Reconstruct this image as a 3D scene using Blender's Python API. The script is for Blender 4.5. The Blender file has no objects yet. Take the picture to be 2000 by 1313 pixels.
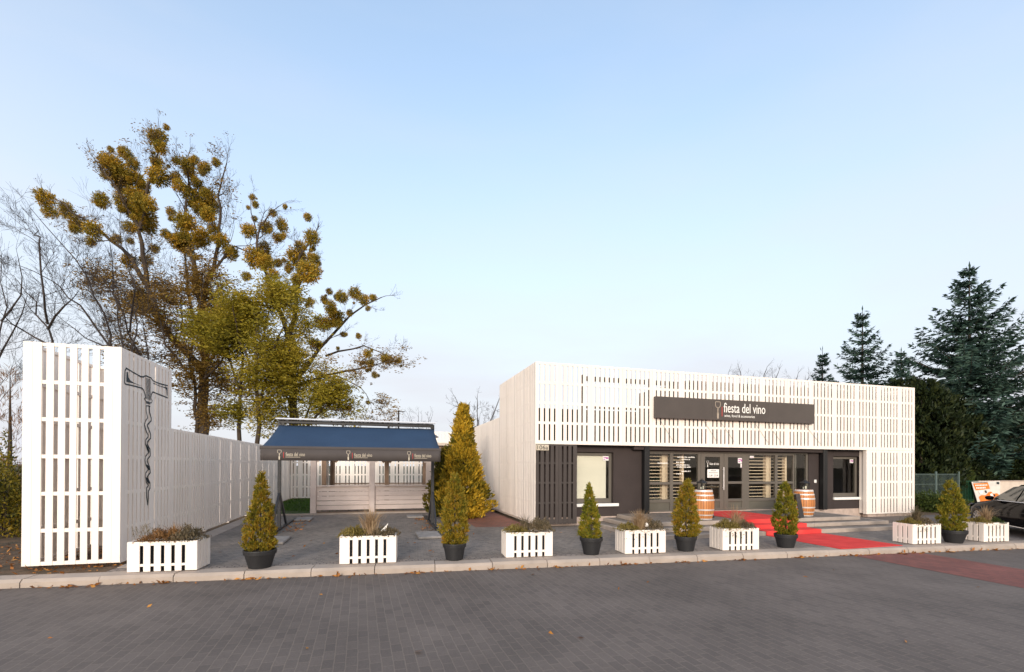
import bpy, math, random
import numpy as np
from mathutils import Vector, Matrix
R = math.radians
S = bpy.context.scene
COL = S.collection
rng = np.random.default_rng(7)
random.seed(7)

# ---------------------------------------------------------------- camera, sky, sun, exposure
YAW, PIT, ROLL = 0.2778, 0.0043, 0.0050
cam_d = bpy.data.cameras.new('camera')
cam = bpy.data.objects.new('camera', cam_d)
COL.objects.link(cam)
fw = Vector((math.sin(YAW)*math.cos(PIT), math.cos(YAW)*math.cos(PIT), math.sin(PIT)))
rt0 = Vector((math.cos(YAW), -math.sin(YAW), 0))
up0 = rt0.cross(fw)
rt = rt0*math.cos(ROLL) + up0*math.sin(ROLL)
up = up0*math.cos(ROLL) - rt0*math.sin(ROLL)
m = Matrix((rt, up, -fw)).transposed().to_4x4()
m.translation = Vector((0, 0, 1.70))
cam.matrix_world = m
cam_d.sensor_width = 36.0
cam_d.lens = 919.22/2000*36
cam_d.shift_y = 0.1251
cam_d.clip_end = 3000
cam_d.clip_start = 0.05
S.camera = cam

SUN_EL, SUN_AZ = R(13.0), R(202.0)      # azimuth measured from +Y towards +X
W = bpy.data.worlds.new('World'); S.world = W; W.use_nodes = True
nt = W.node_tree; nt.nodes.clear()
wo = nt.nodes.new('ShaderNodeOutputWorld'); bg = nt.nodes.new('ShaderNodeBackground')
sky = nt.nodes.new('ShaderNodeTexSky'); sky.sky_type = 'NISHITA'; sky.sun_disc = False
sky.sun_elevation = SUN_EL; sky.sun_rotation = SUN_AZ
sky.air_density = 1.0; sky.dust_density = 1.6; sky.ozone_density = 1.6; sky.altitude = 100
tc = nt.nodes.new('ShaderNodeTexCoord')
sep = nt.nodes.new('ShaderNodeSeparateXYZ'); nt.links.new(tc.outputs['Generated'], sep.inputs[0])
# thin high veil: stretched noise, thicker low down
mp = nt.nodes.new('ShaderNodeMapping'); mp.inputs['Scale'].default_value = (1.2, 3.0, 7.0); mp.inputs['Rotation'].default_value = (0.1, 0.32, 0.5)
nt.links.new(tc.outputs['Generated'], mp.inputs[0])
nz = nt.nodes.new('ShaderNodeTexNoise'); nz.inputs['Scale'].default_value = 1.3; nz.inputs['Detail'].default_value = 5; nz.inputs['Roughness'].default_value = 0.5
nt.links.new(mp.outputs[0], nz.inputs['Vector'])
r1 = nt.nodes.new('ShaderNodeMapRange'); r1.inputs['From Min'].default_value = 0.42; r1.inputs['From Max'].default_value = 0.80
r1.inputs['To Min'].default_value = 0.0; r1.inputs['To Max'].default_value = 0.13
nt.links.new(nz.outputs[0], r1.inputs[0])
r2 = nt.nodes.new('ShaderNodeMapRange'); r2.interpolation_type = 'SMOOTHSTEP'; r2.inputs['From Min'].default_value = 0.0; r2.inputs['From Max'].default_value = 0.84
r2.inputs['To Min'].default_value = 0.97; r2.inputs['To Max'].default_value = 0.15
nt.links.new(sep.outputs['Z'], r2.inputs[0])
ad = nt.nodes.new('ShaderNodeMath'); ad.operation = 'ADD'; ad.use_clamp = True
nt.links.new(r1.outputs[0], ad.inputs[0]); nt.links.new(r2.outputs[0], ad.inputs[1])
mx = nt.nodes.new('ShaderNodeMix'); mx.data_type = 'RGBA'
nt.links.new(ad.outputs[0], mx.inputs['Factor'])
gain = nt.nodes.new('ShaderNodeMix'); gain.data_type = 'RGBA'; gain.blend_type = 'MULTIPLY'; gain.inputs['Factor'].default_value = 1.0
gain.inputs['B'].default_value = (3.2, 3.32, 3.2, 1)
nt.links.new(sky.outputs[0], gain.inputs['A'])
nt.links.new(gain.outputs['Result'], mx.inputs['A'])
sdn = nt.nodes.new('ShaderNodeVectorMath'); sdn.operation = 'DOT_PRODUCT'
nt.links.new(tc.outputs['Generated'], sdn.inputs[0])
sdn.inputs[1].default_value = (math.sin(SUN_AZ)*math.cos(SUN_EL), math.cos(SUN_AZ)*math.cos(SUN_EL), math.sin(SUN_EL))
r3 = nt.nodes.new('ShaderNodeMapRange'); r3.interpolation_type = 'SMOOTHSTEP'; r3.inputs['From Min'].default_value = -0.66; r3.inputs['From Max'].default_value = 0.35
nt.links.new(sdn.outputs['Value'], r3.inputs[0])
vc = nt.nodes.new('ShaderNodeMix'); vc.data_type = 'RGBA'
vc.inputs['A'].default_value = (5.85, 5.95, 6.4, 1); vc.inputs['B'].default_value = (11.0, 9.4, 7.8, 1)
nt.links.new(r3.outputs[0], vc.inputs['Factor']); nt.links.new(vc.outputs['Result'], mx.inputs['B'])
nt.links.new(mx.outputs['Result'], bg.inputs['Color'])
bg.inputs['Strength'].default_value = 0.118
nt.links.new(bg.outputs[0], wo.inputs['Surface'])

sd = bpy.data.lights.new('sun', 'SUN'); sun = bpy.data.objects.new('sun', sd); COL.objects.link(sun)
sd.energy = 2.4; sd.angle = R(14); sd.color = (1.0, 0.90, 0.79)
sv = Vector((math.sin(SUN_AZ)*math.cos(SUN_EL), math.cos(SUN_AZ)*math.cos(SUN_EL), math.sin(SUN_EL)))
sun.rotation_euler = sv.to_track_quat('Z', 'Y').to_euler()
sun.location = sv*60
vs = S.view_settings
vs.view_transform = 'Standard'; vs.look = 'None'; vs.exposure = 0.25; vs.gamma = 1.0; vs.use_curve_mapping = False
S.cycles.max_bounces = 6; S.cycles.transparent_max_bounces = 12

# ---------------------------------------------------------------- materials
def newmat(name):
    mt = bpy.data.materials.new(name); mt.use_nodes = True
    n = mt.node_tree; b = n.nodes['Principled BSDF']
    return mt, n, b

def pbr(name, col, rough=0.6, var=0.0, vscale=3.0, bump=0.0, bscale=40.0, col2=None, spec=0.4, metal=0.0, island=0.0, stretch=None, detail=6):
    """painted / natural surface: noise between two tones, optional variation per loose piece, fine bump"""
    mt, n, b = newmat(name)
    b.inputs['Roughness'].default_value = rough
    b.inputs['Specular IOR Level'].default_value = spec
    b.inputs['Metallic'].default_value = metal
    c1 = (*col, 1); c2 = (*(col2 if col2 else [c*(1-var) for c in col]), 1)
    t = n.nodes.new('ShaderNodeTexCoord')
    vec = t.outputs['Object']
    if stretch:
        mpn = n.nodes.new('ShaderNodeMapping'); mpn.inputs['Scale'].default_value = stretch
        n.links.new(vec, mpn.inputs[0]); vec = mpn.outputs[0]
    if var or col2 or island:
        nzn = n.nodes.new('ShaderNodeTexNoise'); nzn.inputs['Scale'].default_value = vscale; nzn.inputs['Detail'].default_value = detail
        n.links.new(vec, nzn.inputs['Vector'])
        fac = nzn.outputs[0]
        mr = n.nodes.new('ShaderNodeMapRange'); mr.inputs['From Min'].default_value = 0.33; mr.inputs['From Max'].default_value = 0.67
        n.links.new(fac, mr.inputs[0]); fac = mr.outputs[0]
        if island:
            g = n.nodes.new('ShaderNodeNewGeometry')
            m1 = n.nodes.new('ShaderNodeMix'); m1.inputs['Factor'].default_value = island
            n.links.new(fac, m1.inputs['A']); n.links.new(g.outputs['Random Per Island'], m1.inputs['B']); fac = m1.outputs[0]
        mix = n.nodes.new('ShaderNodeMix'); mix.data_type = 'RGBA'
        mix.inputs['A'].default_value = c1; mix.inputs['B'].default_value = c2
        n.links.new(fac, mix.inputs['Factor']); n.links.new(mix.outputs['Result'], b.inputs['Base Color'])
    else:
        b.inputs['Base Color'].default_value = c1
    if bump:
        nb = n.nodes.new('ShaderNodeTexNoise'); nb.inputs['Scale'].default_value = bscale; nb.inputs['Detail'].default_value = 4
        n.links.new(vec, nb.inputs['Vector'])
        bn = n.nodes.new('ShaderNodeBump'); bn.inputs['Strength'].default_value = bump; bn.inputs['Distance'].default_value = 0.01
        n.links.new(nb.outputs[0], bn.inputs['Height']); n.links.new(bn.outputs[0], b.inputs['Normal'])
    return mt

def leafmat(name, stops, rough=0.6, trans=0.25, vscale=1.2):
    """foliage: colour from a ramp driven by leaf-to-leaf randomness and a slow noise"""
    mt, n, b = newmat(name)
    b.inputs['Roughness'].default_value = rough; b.inputs['Specular IOR Level'].default_value = 0.25
    g = n.nodes.new('ShaderNodeNewGeometry'); t = n.nodes.new('ShaderNodeTexCoord')
    nzn = n.nodes.new('ShaderNodeTexNoise'); nzn.inputs['Scale'].default_value = vscale; nzn.inputs['Detail'].default_value = 3
    n.links.new(t.outputs['Object'], nzn.inputs['Vector'])
    mr = n.nodes.new('ShaderNodeMapRange'); mr.inputs['From Min'].default_value = 0.3; mr.inputs['From Max'].default_value = 0.7
    n.links.new(nzn.outputs[0], mr.inputs[0])
    m1 = n.nodes.new('ShaderNodeMix'); m1.inputs['Factor'].default_value = 0.5
    n.links.new(mr.outputs[0], m1.inputs['A']); n.links.new(g.outputs['Random Per Island'], m1.inputs['B'])
    cr = n.nodes.new('ShaderNodeValToRGB')
    el = cr.color_ramp.elements
    while len(el) < len(stops): el.new(0.5)
    for e, (p, c) in zip(el, stops): e.position = p; e.color = (*c, 1)
    n.links.new(m1.outputs[0], cr.inputs[0]); n.links.new(cr.outputs[0], b.inputs['Base Color'])
    if trans:
        tr = n.nodes.new('ShaderNodeBsdfTranslucent'); n.links.new(cr.outputs[0], tr.inputs[0])
        ms = n.nodes.new('ShaderNodeMixShader'); ms.inputs[0].default_value = trans
        n.links.new(b.outputs[0], ms.inputs[1]); n.links.new(tr.outputs[0], ms.inputs[2])
        n.links.new(ms.outputs[0], n.nodes['Material Output'].inputs['Surface'])
    return mt

def paving(name, bw, bh, cols, mortar, msize=0.006, offset=0.5, rot=0.0, bump=0.5, patch=0.25, stain=None, squash=1.0):
    """block paving: brick texture in metres on world-aligned object coordinates, patches of wear"""
    mt, n, b = newmat(name)
    b.inputs['Roughness'].default_value = 0.8; b.inputs['Specular IOR Level'].default_value = 0.3
    t = n.nodes.new('ShaderNodeTexCoord')
    mpn = n.nodes.new('ShaderNodeMapping'); mpn.inputs['Rotation'].default_value = (0, 0, rot)
    n.links.new(t.outputs['Object'], mpn.inputs[0])
    wn = n.nodes.new('ShaderNodeTexNoise'); wn.inputs['Scale'].default_value = 5.0; wn.inputs['Detail'].default_value = 2
    n.links.new(mpn.outputs[0], wn.inputs['Vector'])
    wa = n.nodes.new('ShaderNodeVectorMath'); wa.operation = 'SCALE'; wa.inputs['Scale'].default_value = 0.02
    n.links.new(wn.outputs['Color'], wa.inputs[0])
    wb = n.nodes.new('ShaderNodeVectorMath'); wb.operation = 'ADD'
    n.links.new(mpn.outputs[0], wb.inputs[0]); n.links.new(wa.outputs[0], wb.inputs[1])
    br = n.nodes.new('ShaderNodeTexBrick'); br.offset = offset; br.squash = squash
    br.inputs['Scale'].default_value = 1.0; br.inputs['Brick Width'].default_value = bw; br.inputs['Row Height'].default_value = bh
    br.inputs['Mortar Size'].default_value = msize; br.inputs['Mortar Smooth'].default_value = 0.3; br.inputs['Bias'].default_value = 0.0
    br.inputs['Color1'].default_value = (*cols[0], 1); br.inputs['Color2'].default_value = (*cols[1], 1); br.inputs['Mortar'].default_value = (*mortar, 1)
    n.links.new(wb.outputs[0], br.inputs['Vector'])
    nzn = n.nodes.new('ShaderNodeTexNoise'); nzn.inputs['Scale'].default_value = 0.55; nzn.inputs['Detail'].default_value = 8; nzn.inputs['Roughness'].default_value = 0.62
    n.links.new(t.outputs['Object'], nzn.inputs['Vector'])
    mr = n.nodes.new('ShaderNodeMapRange'); mr.inputs['From Min'].default_value = 0.3; mr.inputs['From Max'].default_value = 0.7
    mr.inputs['To Min'].default_value = 1-patch; mr.inputs['To Max'].default_value = 1+patch
    n.links.new(nzn.outputs[0], mr.inputs[0])
    fn = n.nodes.new('ShaderNodeTexNoise'); fn.inputs['Scale'].default_value = 60; fn.inputs['Detail'].default_value = 3
    n.links.new(t.outputs['Object'], fn.inputs['Vector'])
    mf = n.nodes.new('ShaderNodeMapRange'); mf.inputs['To Min'].default_value = 0.75; mf.inputs['To Max'].default_value = 1.25
    n.links.new(fn.outputs[0], mf.inputs[0])
    mm = n.nodes.new('ShaderNodeMath'); mm.operation = 'MULTIPLY'; n.links.new(mr.outputs[0], mm.inputs[0]); n.links.new(mf.outputs[0], mm.inputs[1])
    vm = n.nodes.new('ShaderNodeVectorMath'); vm.operation = 'SCALE'
    n.links.new(br.outputs['Color'], vm.inputs[0]); n.links.new(mm.outputs[0], vm.inputs['Scale'])
    n.links.new(vm.outputs[0], b.inputs['Base Color'])
    inv = n.nodes.new('ShaderNodeMath'); inv.operation = 'SUBTRACT'; inv.inputs[0].default_value = 1.0; n.links.new(br.outputs['Fac'], inv.inputs[1])
    ad2 = n.nodes.new('ShaderNodeMath'); ad2.operation = 'MULTIPLY_ADD'; ad2.inputs[1].default_value = 0.4
    n.links.new(fn.outputs[0], ad2.inputs[0]); n.links.new(inv.outputs[0], ad2.inputs[2])
    bn = n.nodes.new('ShaderNodeBump'); bn.inputs['Strength'].default_value = bump; bn.inputs['Distance'].default_value = 0.008
    n.links.new(ad2.outputs[0], bn.inputs['Height']); n.links.new(bn.outputs[0], b.inputs['Normal'])
    return mt

def glassmat(name, tint=(0.95, 0.96, 0.95)):
    mt = bpy.data.materials.new(name); mt.use_nodes = True
    n = mt.node_tree; n.nodes.clear()
    o = n.nodes.new('ShaderNodeOutputMaterial')
    g = n.nodes.new('ShaderNodeBsdfGlossy'); g.inputs['Roughness'].default_value = 0.02
    t = n.nodes.new('ShaderNodeBsdfTransparent'); t.inputs[0].default_value = (*tint, 1)
    f = n.nodes.new('ShaderNodeFresnel'); f.inputs['IOR'].default_value = 1.5
    ms = n.nodes.new('ShaderNodeMixShader')
    ge = n.nodes.new('ShaderNodeNewGeometry'); fm = n.nodes.new('ShaderNodeMath'); fm.operation = 'SUBTRACT'; fm.use_clamp = True
    n.links.new(f.outputs[0], fm.inputs[0]); n.links.new(ge.outputs['Backfacing'], fm.inputs[1])
    n.links.new(fm.outputs[0], ms.inputs[0]); n.links.new(t.outputs[0], ms.inputs[1]); n.links.new(g.outputs[0], ms.inputs[2])
    n.links.new(ms.outputs[0], o.inputs['Surface'])
    return mt

M = {}
M['white'] = pbr('white_paint', (0.88, 0.795, 0.725), 0.5, col2=(0.80, 0.715, 0.645), vscale=2.5, bump=0.15, bscale=30, island=0.45, stretch=(1, 1, 0.25))
M['whitewash'] = pbr('whitewashed_wood', (0.72, 0.60, 0.54), 0.7, col2=(0.58, 0.47, 0.42), vscale=4, bump=0.3, bscale=25, island=0.4, stretch=(0.4, 1, 1))
M['rawwood'] = pbr('brown_wood', (0.30, 0.20, 0.14), 0.7, col2=(0.20, 0.13, 0.09), vscale=5, bump=0.3, stretch=(1, 1, 0.3))
M['brown'] = pbr('dark_brown_plaster', (0.046, 0.034, 0.032), 0.85, var=0.2, vscale=2, bump=0.3, bscale=90)
M['darkslat'] = pbr('dark_brown_stain', (0.060, 0.048, 0.044), 0.6, var=0.25, vscale=5, bump=0.2, island=0.4, stretch=(1, 1, 0.25))
M['black'] = pbr('black_metal', (0.012, 0.012, 0.013), 0.45, var=0.2)
M['void'] = pbr('dark_timber', (0.010, 0.011, 0.015), 0.8, var=0.3)
M['plinth'] = pbr('plinth_concrete', (0.50, 0.39, 0.33), 0.85, var=0.25, vscale=6, bump=0.3)
M['kerb'] = pbr('kerb_concrete', (0.44, 0.365, 0.31), 0.85, col2=(0.33, 0.275, 0.235), vscale=3.5, bump=0.35, bscale=60, island=0.3, spec=0.25)
M['slab'] = pbr('slab_concrete', (0.32, 0.29, 0.27), 0.85, var=0.3, vscale=6, bump=0.35, bscale=60)
M['frame'] = pbr('grey_window_frame', (0.120, 0.105, 0.088), 0.45, var=0.1, vscale=2)
M['panelgreen'] = pbr('grey_door_panel', (0.110, 0.100, 0.080), 0.5, var=0.15)
M['glass'] = glassmat('window_glass')
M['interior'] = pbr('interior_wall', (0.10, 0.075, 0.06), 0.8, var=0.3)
M['rackwood'] = pbr('pale_rack_wood', (0.74, 0.58, 0.42), 0.55, var=0.15, vscale=6)
M['blind'] = pbr('cream_blind', (0.80, 0.74, 0.62), 0.6, var=0.05)
M['sill'] = pbr('white_sill', (0.80, 0.78, 0.75), 0.45, var=0.06)
M['signbrown'] = pbr('sign_board', (0.075, 0.062, 0.056), 0.4, var=0.12, vscale=2)
M['lettering'] = pbr('white_lettering', (0.85, 0.83, 0.78), 0.5)
M['logo'] = pbr('logo_tan', (0.42, 0.35, 0.28), 0.5, var=0.2)
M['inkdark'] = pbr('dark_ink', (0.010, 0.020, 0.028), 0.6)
M['plate'] = pbr('cream_plate', (0.55, 0.48, 0.38), 0.5, var=0.1)
M['red'] = pbr('red_carpet', (0.74, 0.075, 0.068), 0.95, col2=(0.62, 0.055, 0.052), vscale=3, bump=0.7, bscale=45, spec=0.1)
M['oak'] = pbr('oak_staves', (0.62, 0.26, 0.085), 0.45, col2=(0.36, 0.13, 0.04), vscale=7, bump=0.2, island=0.5, stretch=(1, 1, 0.15))
M['hoop'] = pbr('galvanised_hoop', (0.72, 0.69, 0.67), 0.42, var=0.25, vscale=8, metal=0.35)
M['pot'] = pbr('charcoal_plastic', (0.020, 0.020, 0.022), 0.55, var=0.3, vscale=6, bump=0.1)
M['soil'] = pbr('soil', (0.035, 0.024, 0.016), 0.95, var=0.5, vscale=20, bump=0.8, bscale=40)
M['wax'] = pbr('candle_wax', (0.78, 0.74, 0.62), 0.5)
M['navy'] = pbr('navy_awning_cloth', (0.020, 0.050, 0.105), 0.85, col2=(0.016, 0.042, 0.090), vscale=1.2, bump=0.15, bscale=300)
M['valance'] = pbr('charcoal_valance_cloth', (0.075, 0.064, 0.062), 0.85, var=0.12, vscale=2, bump=0.15, bscale=300)
M['anthracite'] = pbr('anthracite_metal', (0.030, 0.031, 0.036), 0.45, var=0.15)
M['alu'] = pbr('pale_aluminium', (0.72, 0.72, 0.74), 0.35, var=0.08, metal=0.2)
M['bark'] = pbr('bark', (0.075, 0.053, 0.038), 0.9, col2=(0.04, 0.030, 0.022), vscale=4, bump=0.8, bscale=12, stretch=(1, 1, 0.3))
M['barkgrey'] = pbr('grey_bark', (0.060, 0.047, 0.043), 0.9, col2=(0.032, 0.026, 0.024), vscale=4, bump=0.6, bscale=12)
M['wire'] = pbr('green_grey_wire', (0.10, 0.14, 0.13), 0.5, var=0.1)
M['greenpaint'] = pbr('dark_green_paint', (0.012, 0.07, 0.035), 0.5, var=0.2)
M['render'] = pbr('cream_render', (0.66, 0.56, 0.47), 0.85, col2=(0.52, 0.43, 0.36), vscale=2, bump=0.2)
M['carpaint'] = pbr('black_car_paint', (0.003, 0.003, 0.004), 0.05, spec=0.05)
M['tyre'] = pbr('tyre_rubber', (0.012, 0.012, 0.012), 0.8)
M['rim'] = pbr('alloy_rim', (0.55, 0.55, 0.57), 0.3, metal=0.8)
M['carglass'] = pbr('tinted_car_glass', (0.03, 0.045, 0.04), 0.05, spec=0.8)
M['chrome'] = pbr('chrome_trim', (0.75, 0.75, 0.75), 0.2, metal=1.0)
M['orange'] = pbr('orange_print', (0.80, 0.20, 0.02), 0.5, var=0.1)
M['cream'] = pbr('pale_print', (0.72, 0.68, 0.62), 0.5, var=0.2)
M['purple'] = pbr('magenta_print', (0.45, 0.12, 0.40), 0.5)
M['candlelamp'] = M['glass']
# ground
M['road'] = paving('grey_block_paving', 0.205, 0.105, ((0.146, 0.119, 0.104), (0.118, 0.097, 0.086)), (0.178, 0.144, 0.121), 0.0065, rot=R(88), patch=0.22)
M['redroad'] = paving('red_block_paving', 0.21, 0.145, ((0.25, 0.088, 0.070), (0.19, 0.070, 0.058)), (0.13, 0.07, 0.06), 0.007, rot=R(88), patch=0.2)
M['setts'] = paving('dark_setts', 0.105, 0.10, ((0.25, 0.212, 0.182), (0.150, 0.130, 0.115)), (0.23, 0.193, 0.165), 0.012, rot=R(4), bump=0.9, patch=0.25)
M['flags'] = paving('pale_edge_setts', 0.11, 0.10, ((0.30, 0.25, 0.215), (0.23, 0.195, 0.17)), (0.12, 0.10, 0.09), 0.010, rot=R(-4), patch=0.2)
M['brickpath'] = paving('red_brick_path', 0.21, 0.11, ((0.30, 0.115, 0.082), (0.22, 0.09, 0.065)), (0.16, 0.12, 0.09), 0.010, rot=R(20), patch=0.3)
M['dirt'] = pbr('leafy_dirt', (0.135, 0.078, 0.042), 0.95, col2=(0.055, 0.040, 0.022), vscale=3.5, bump=0.9, bscale=30, detail=10)
M['grassland'] = pbr('dull_grass_ground', (0.060, 0.062, 0.022), 0.95, col2=(0.085, 0.065, 0.035), vscale=0.8, bump=0.6, bscale=20)
M['lawnbase'] = pbr('lawn_soil', (0.05, 0.085, 0.015), 0.95, col2=(0.04, 0.05, 0.015), vscale=1.5, bump=0.6, bscale=30)
# foliage
M['cypress'] = leafmat('golden_cypress', [(0.12, (0.09, 0.10, 0.012)), (0.38, (0.21, 0.175, 0.018)), (0.64, (0.33, 0.22, 0.020)), (0.92, (0.37, 0.175, 0.022))], vscale=5, trans=0.3)
M['cypressgreen'] = leafmat('green_cypress', [(0.12, (0.075, 0.11, 0.012)), (0.42, (0.19, 0.185, 0.018)), (0.85, (0.36, 0.25, 0.025))], vscale=5, trans=0.3)
M['golden'] = leafmat('yellow_thuja', [(0.15, (0.09, 0.095, 0.012)), (0.40, (0.26, 0.19, 0.018)), (0.62, (0.52, 0.33, 0.025)), (0.9, (0.68, 0.44, 0.04))], vscale=1.6, trans=0.3)
M['olive'] = leafmat('olive_thuja', [(0.2, (0.045, 0.055, 0.010)), (0.5, (0.13, 0.11, 0.014)), (0.85, (0.25, 0.17, 0.02))], vscale=1.6)
M['spruce'] = leafmat('spruce_needles', [(0.15, (0.012, 0.030, 0.023)), (0.5, (0.034, 0.070, 0.052)), (0.9, (0.095, 0.150, 0.112))], trans=0.1, vscale=1.0)
M['darkfir'] = leafmat('dark_hedge_leaves', [(0.2, (0.008, 0.016, 0.005)), (0.55, (0.020, 0.031, 0.009)), (0.9, (0.050, 0.058, 0.014))], trans=0.15)
M['juniper'] = leafmat('juniper_leaves', [(0.2, (0.025, 0.045, 0.010)), (0.55, (0.060, 0.085, 0.016)), (0.9, (0.12, 0.13, 0.025))], trans=0.2, vscale=2)
M['mistle'] = leafmat('mistletoe_leaves', [(0.15, (0.13, 0.12, 0.018)), (0.40, (0.26, 0.20, 0.024)), (0.62, (0.42, 0.27, 0.026)), (0.9, (0.60, 0.32, 0.03))], trans=0.3, vscale=0.16)
M['yellowgreen'] = leafmat('yellow_green_leaves', [(0.2, (0.17, 0.15, 0.016)), (0.55, (0.33, 0.265, 0.024)), (0.9, (0.50, 0.36, 0.04))], trans=0.4, vscale=0.3)
M['autumn'] = leafmat('russet_leaves', [(0.2, (0.16, 0.09, 0.022)), (0.6, (0.27, 0.165, 0.03)), (0.9, (0.36, 0.22, 0.04))], trans=0.3, vscale=0.3)
M['shrub'] = leafmat('yellowing_shrub', [(0.2, (0.045, 0.05, 0.008)), (0.55, (0.16, 0.13, 0.012)), (0.9, (0.34, 0.22, 0.02))], trans=0.3, vscale=1.2)
M['straw'] = leafmat('dry_grass', [(0.2, (0.25, 0.16, 0.085)), (0.6, (0.42, 0.29, 0.17)), (0.9, (0.55, 0.42, 0.27))], trans=0.3, vscale=4)
M['heather'] = leafmat('faded_heather', [(0.2, (0.075, 0.062, 0.035)), (0.6, (0.15, 0.115, 0.065)), (0.9, (0.22, 0.16, 0.10))], trans=0.2, vscale=6)
M['rust'] = leafmat('rust_heather', [(0.2, (0.13, 0.065, 0.025)), (0.6, (0.24, 0.12, 0.04)), (0.9, (0.34, 0.19, 0.08))], trans=0.2, vscale=6)
M['lime'] = leafmat('olive_heather', [(0.2, (0.12, 0.09, 0.02)), (0.6, (0.21, 0.16, 0.04)), (0.9, (0.30, 0.24, 0.08))], trans=0.2, vscale=6)
M['grass'] = leafmat('lawn_blades', [(0.2, (0.035, 0.085, 0.008)), (0.6, (0.065, 0.14, 0.012)), (0.9, (0.11, 0.17, 0.02))], trans=0.3, vscale=2)
M['litter'] = leafmat('fallen_leaves', [(0.2, (0.16, 0.06, 0.02)), (0.6, (0.36, 0.14, 0.03)), (0.9, (0.55, 0.27, 0.06))], trans=0.1, vscale=3)

# ---------------------------------------------------------------- mesh helpers
class MB:
    def __init__(s): s.v = []; s.f = []
    def quad(s, a, b, c, d):
        i = len(s.v); s.v += [tuple(a), tuple(b), tuple(c), tuple(d)]; s.f.append((i, i+1, i+2, i+3)); return s
    def poly(s, pts):
        i = len(s.v); s.v += [tuple(p) for p in pts]; s.f.append(tuple(range(i, i+len(pts)))); return s
    def box(s, x0, x1, y0, y1, z0, z1, bev=0.0):
        if x0 > x1: x0, x1 = x1, x0
        if y0 > y1: y0, y1 = y1, y0
        if z0 > z1: z0, z1 = z1, z0
        i = len(s.v)
        if bev <= 0:
            s.v += [(x0,y0,z0),(x1,y0,z0),(x1,y1,z0),(x0,y1,z0),(x0,y0,z1),(x1,y0,z1),(x1,y1,z1),(x0,y1,z1)]
            s.f += [tuple(i+k for k in q) for q in ((0,3,2,1),(4,5,6,7),(0,1,5,4),(1,2,6,5),(2,3,7,6),(3,0,4,7))]
        else:
            b = min(bev, (x1-x0)*.45, (y1-y0)*.45, (z1-z0)*.45)
            loops = [(b, 0.0), (0.0, b)]
            zs = [(z0, b), (z0+b, 0.0), (z1-b, 0.0), (z1, b)]
            for z, e in zs:
                xa, xb, ya, yb = x0+e, x1-e, y0+e, y1-e
                c = b if e == 0 else b*0.5
                s.v += [(xa+c,ya,z),(xb-c,ya,z),(xb,ya+c,z),(xb,yb-c,z),(xb-c,yb,z),(xa+c,yb,z),(xa,yb-c,z),(xa,ya+c,z)]
            for r in range(3):
                for k in range(8):
                    a = i+r*8+k; d = i+r*8+(k+1) % 8
                    s.f.append((a, d, d+8, a+8))
            s.f.append(tuple(i+k for k in range(7, -1, -1))); s.f.append(tuple(i+24+k for k in range(8)))
        return s
    def beam(s, p, q, w, h=None):
        """square bar between two points"""
        h = h or w; p = Vector(p); q = Vector(q); d = (q-p).normalized()
        u = d.cross(Vector((0, 0, 1)))
        if u.length < 1e-4: u = Vector((1, 0, 0))
        u.normalize(); t = u.cross(d).normalized()
        i = len(s.v)
        for c in (p, q):
            for a, b in ((-1,-1),(1,-1),(1,1),(-1,1)): s.v.append(tuple(c + u*a*w/2 + t*b*h/2))
        s.f += [(i,i+1,i+2,i+3)[::-1], (i+4,i+5,i+6,i+7)] + [(i+k, i+(k+1)%4, i+4+(k+1)%4, i+4+k) for k in range(4)]
        return s
    def tube(s, pts, rad, n=6, cap=True):
        pts = [Vector(p) for p in pts]
        if not hasattr(rad, '__len__'): rad = [rad]*len(pts)
        i0 = len(s.v); u = None
        for k, p in enumerate(pts):
            d = (pts[min(k+1, len(pts)-1)] - pts[max(k-1, 0)])
            if d.length < 1e-9: d = Vector((0, 0, 1))
            d.normalize()
            if u is None: u = d.orthogonal().normalized()
            else:
                u = (u - d*u.dot(d)); u = u.normalized() if u.length > 1e-6 else d.orthogonal().normalized()
            w = d.cross(u)
            for j in range(n):
                a = 2*math.pi*j/n
                s.v.append(tuple(p + (u*math.cos(a) + w*math.sin(a))*rad[k]))
        for k in range(len(pts)-1):
            for j in range(n):
                a = i0+k*n+j; b = i0+k*n+(j+1) % n
                s.f.append((a, b, b+n, a+n))
        if cap and n > 3:
            s.f.append(tuple(i0+j for j in range(n-1, -1, -1))); e = i0+(len(pts)-1)*n; s.f.append(tuple(e+j for j in range(n)))
        return s
    def lathe(s, prof, n=24, cx=0, cy=0):
        i0 = len(s.v)
        for r, z in prof:
            for j in range(n):
                a = 2*math.pi*j/n; s.v.append((cx+r*math.cos(a), cy+r*math.sin(a), z))
        for k in range(len(prof)-1):
            for j in range(n):
                a = i0+k*n+j; b = i0+k*n+(j+1) % n; s.f.append((a, b, b+n, a+n))
        return s
    def prism(s, pts, ax, a0, a1):
        """extrude a 2D outline along axis ax ('x','y','z') between a0 and a1"""
        def P(p, a): return (a, p[0], p[1]) if ax == 'x' else ((p[0], a, p[1]) if ax == 'y' else (p[0], p[1], a))
        i = len(s.v); n = len(pts)
        s.v += [P(p, a0) for p in pts] + [P(p, a1) for p in pts]
        s.f += [tuple(range(i, i+n)), tuple(range(i+2*n-1, i+n-1, -1))]
        s.f += [(i+k, i+n+k, i+n+(k+1) % n, i+(k+1) % n) for k in range(n)]
        return s
    def build(s, name, mat, parent=None, world=False, smooth=False):
        me = bpy.data.meshes.new(name)
        vv = s.v
        if world and parent is not None:
            inv = parent.matrix_basis.inverted() if parent.parent is None else (parent.parent.matrix_basis @ parent.matrix_basis).inverted()
            vv = [tuple(inv @ Vector(p)) for p in s.v]
        me.from_pydata(vv, [], s.f); me.update()
        return link(name, me, mat, parent, smooth)

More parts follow.
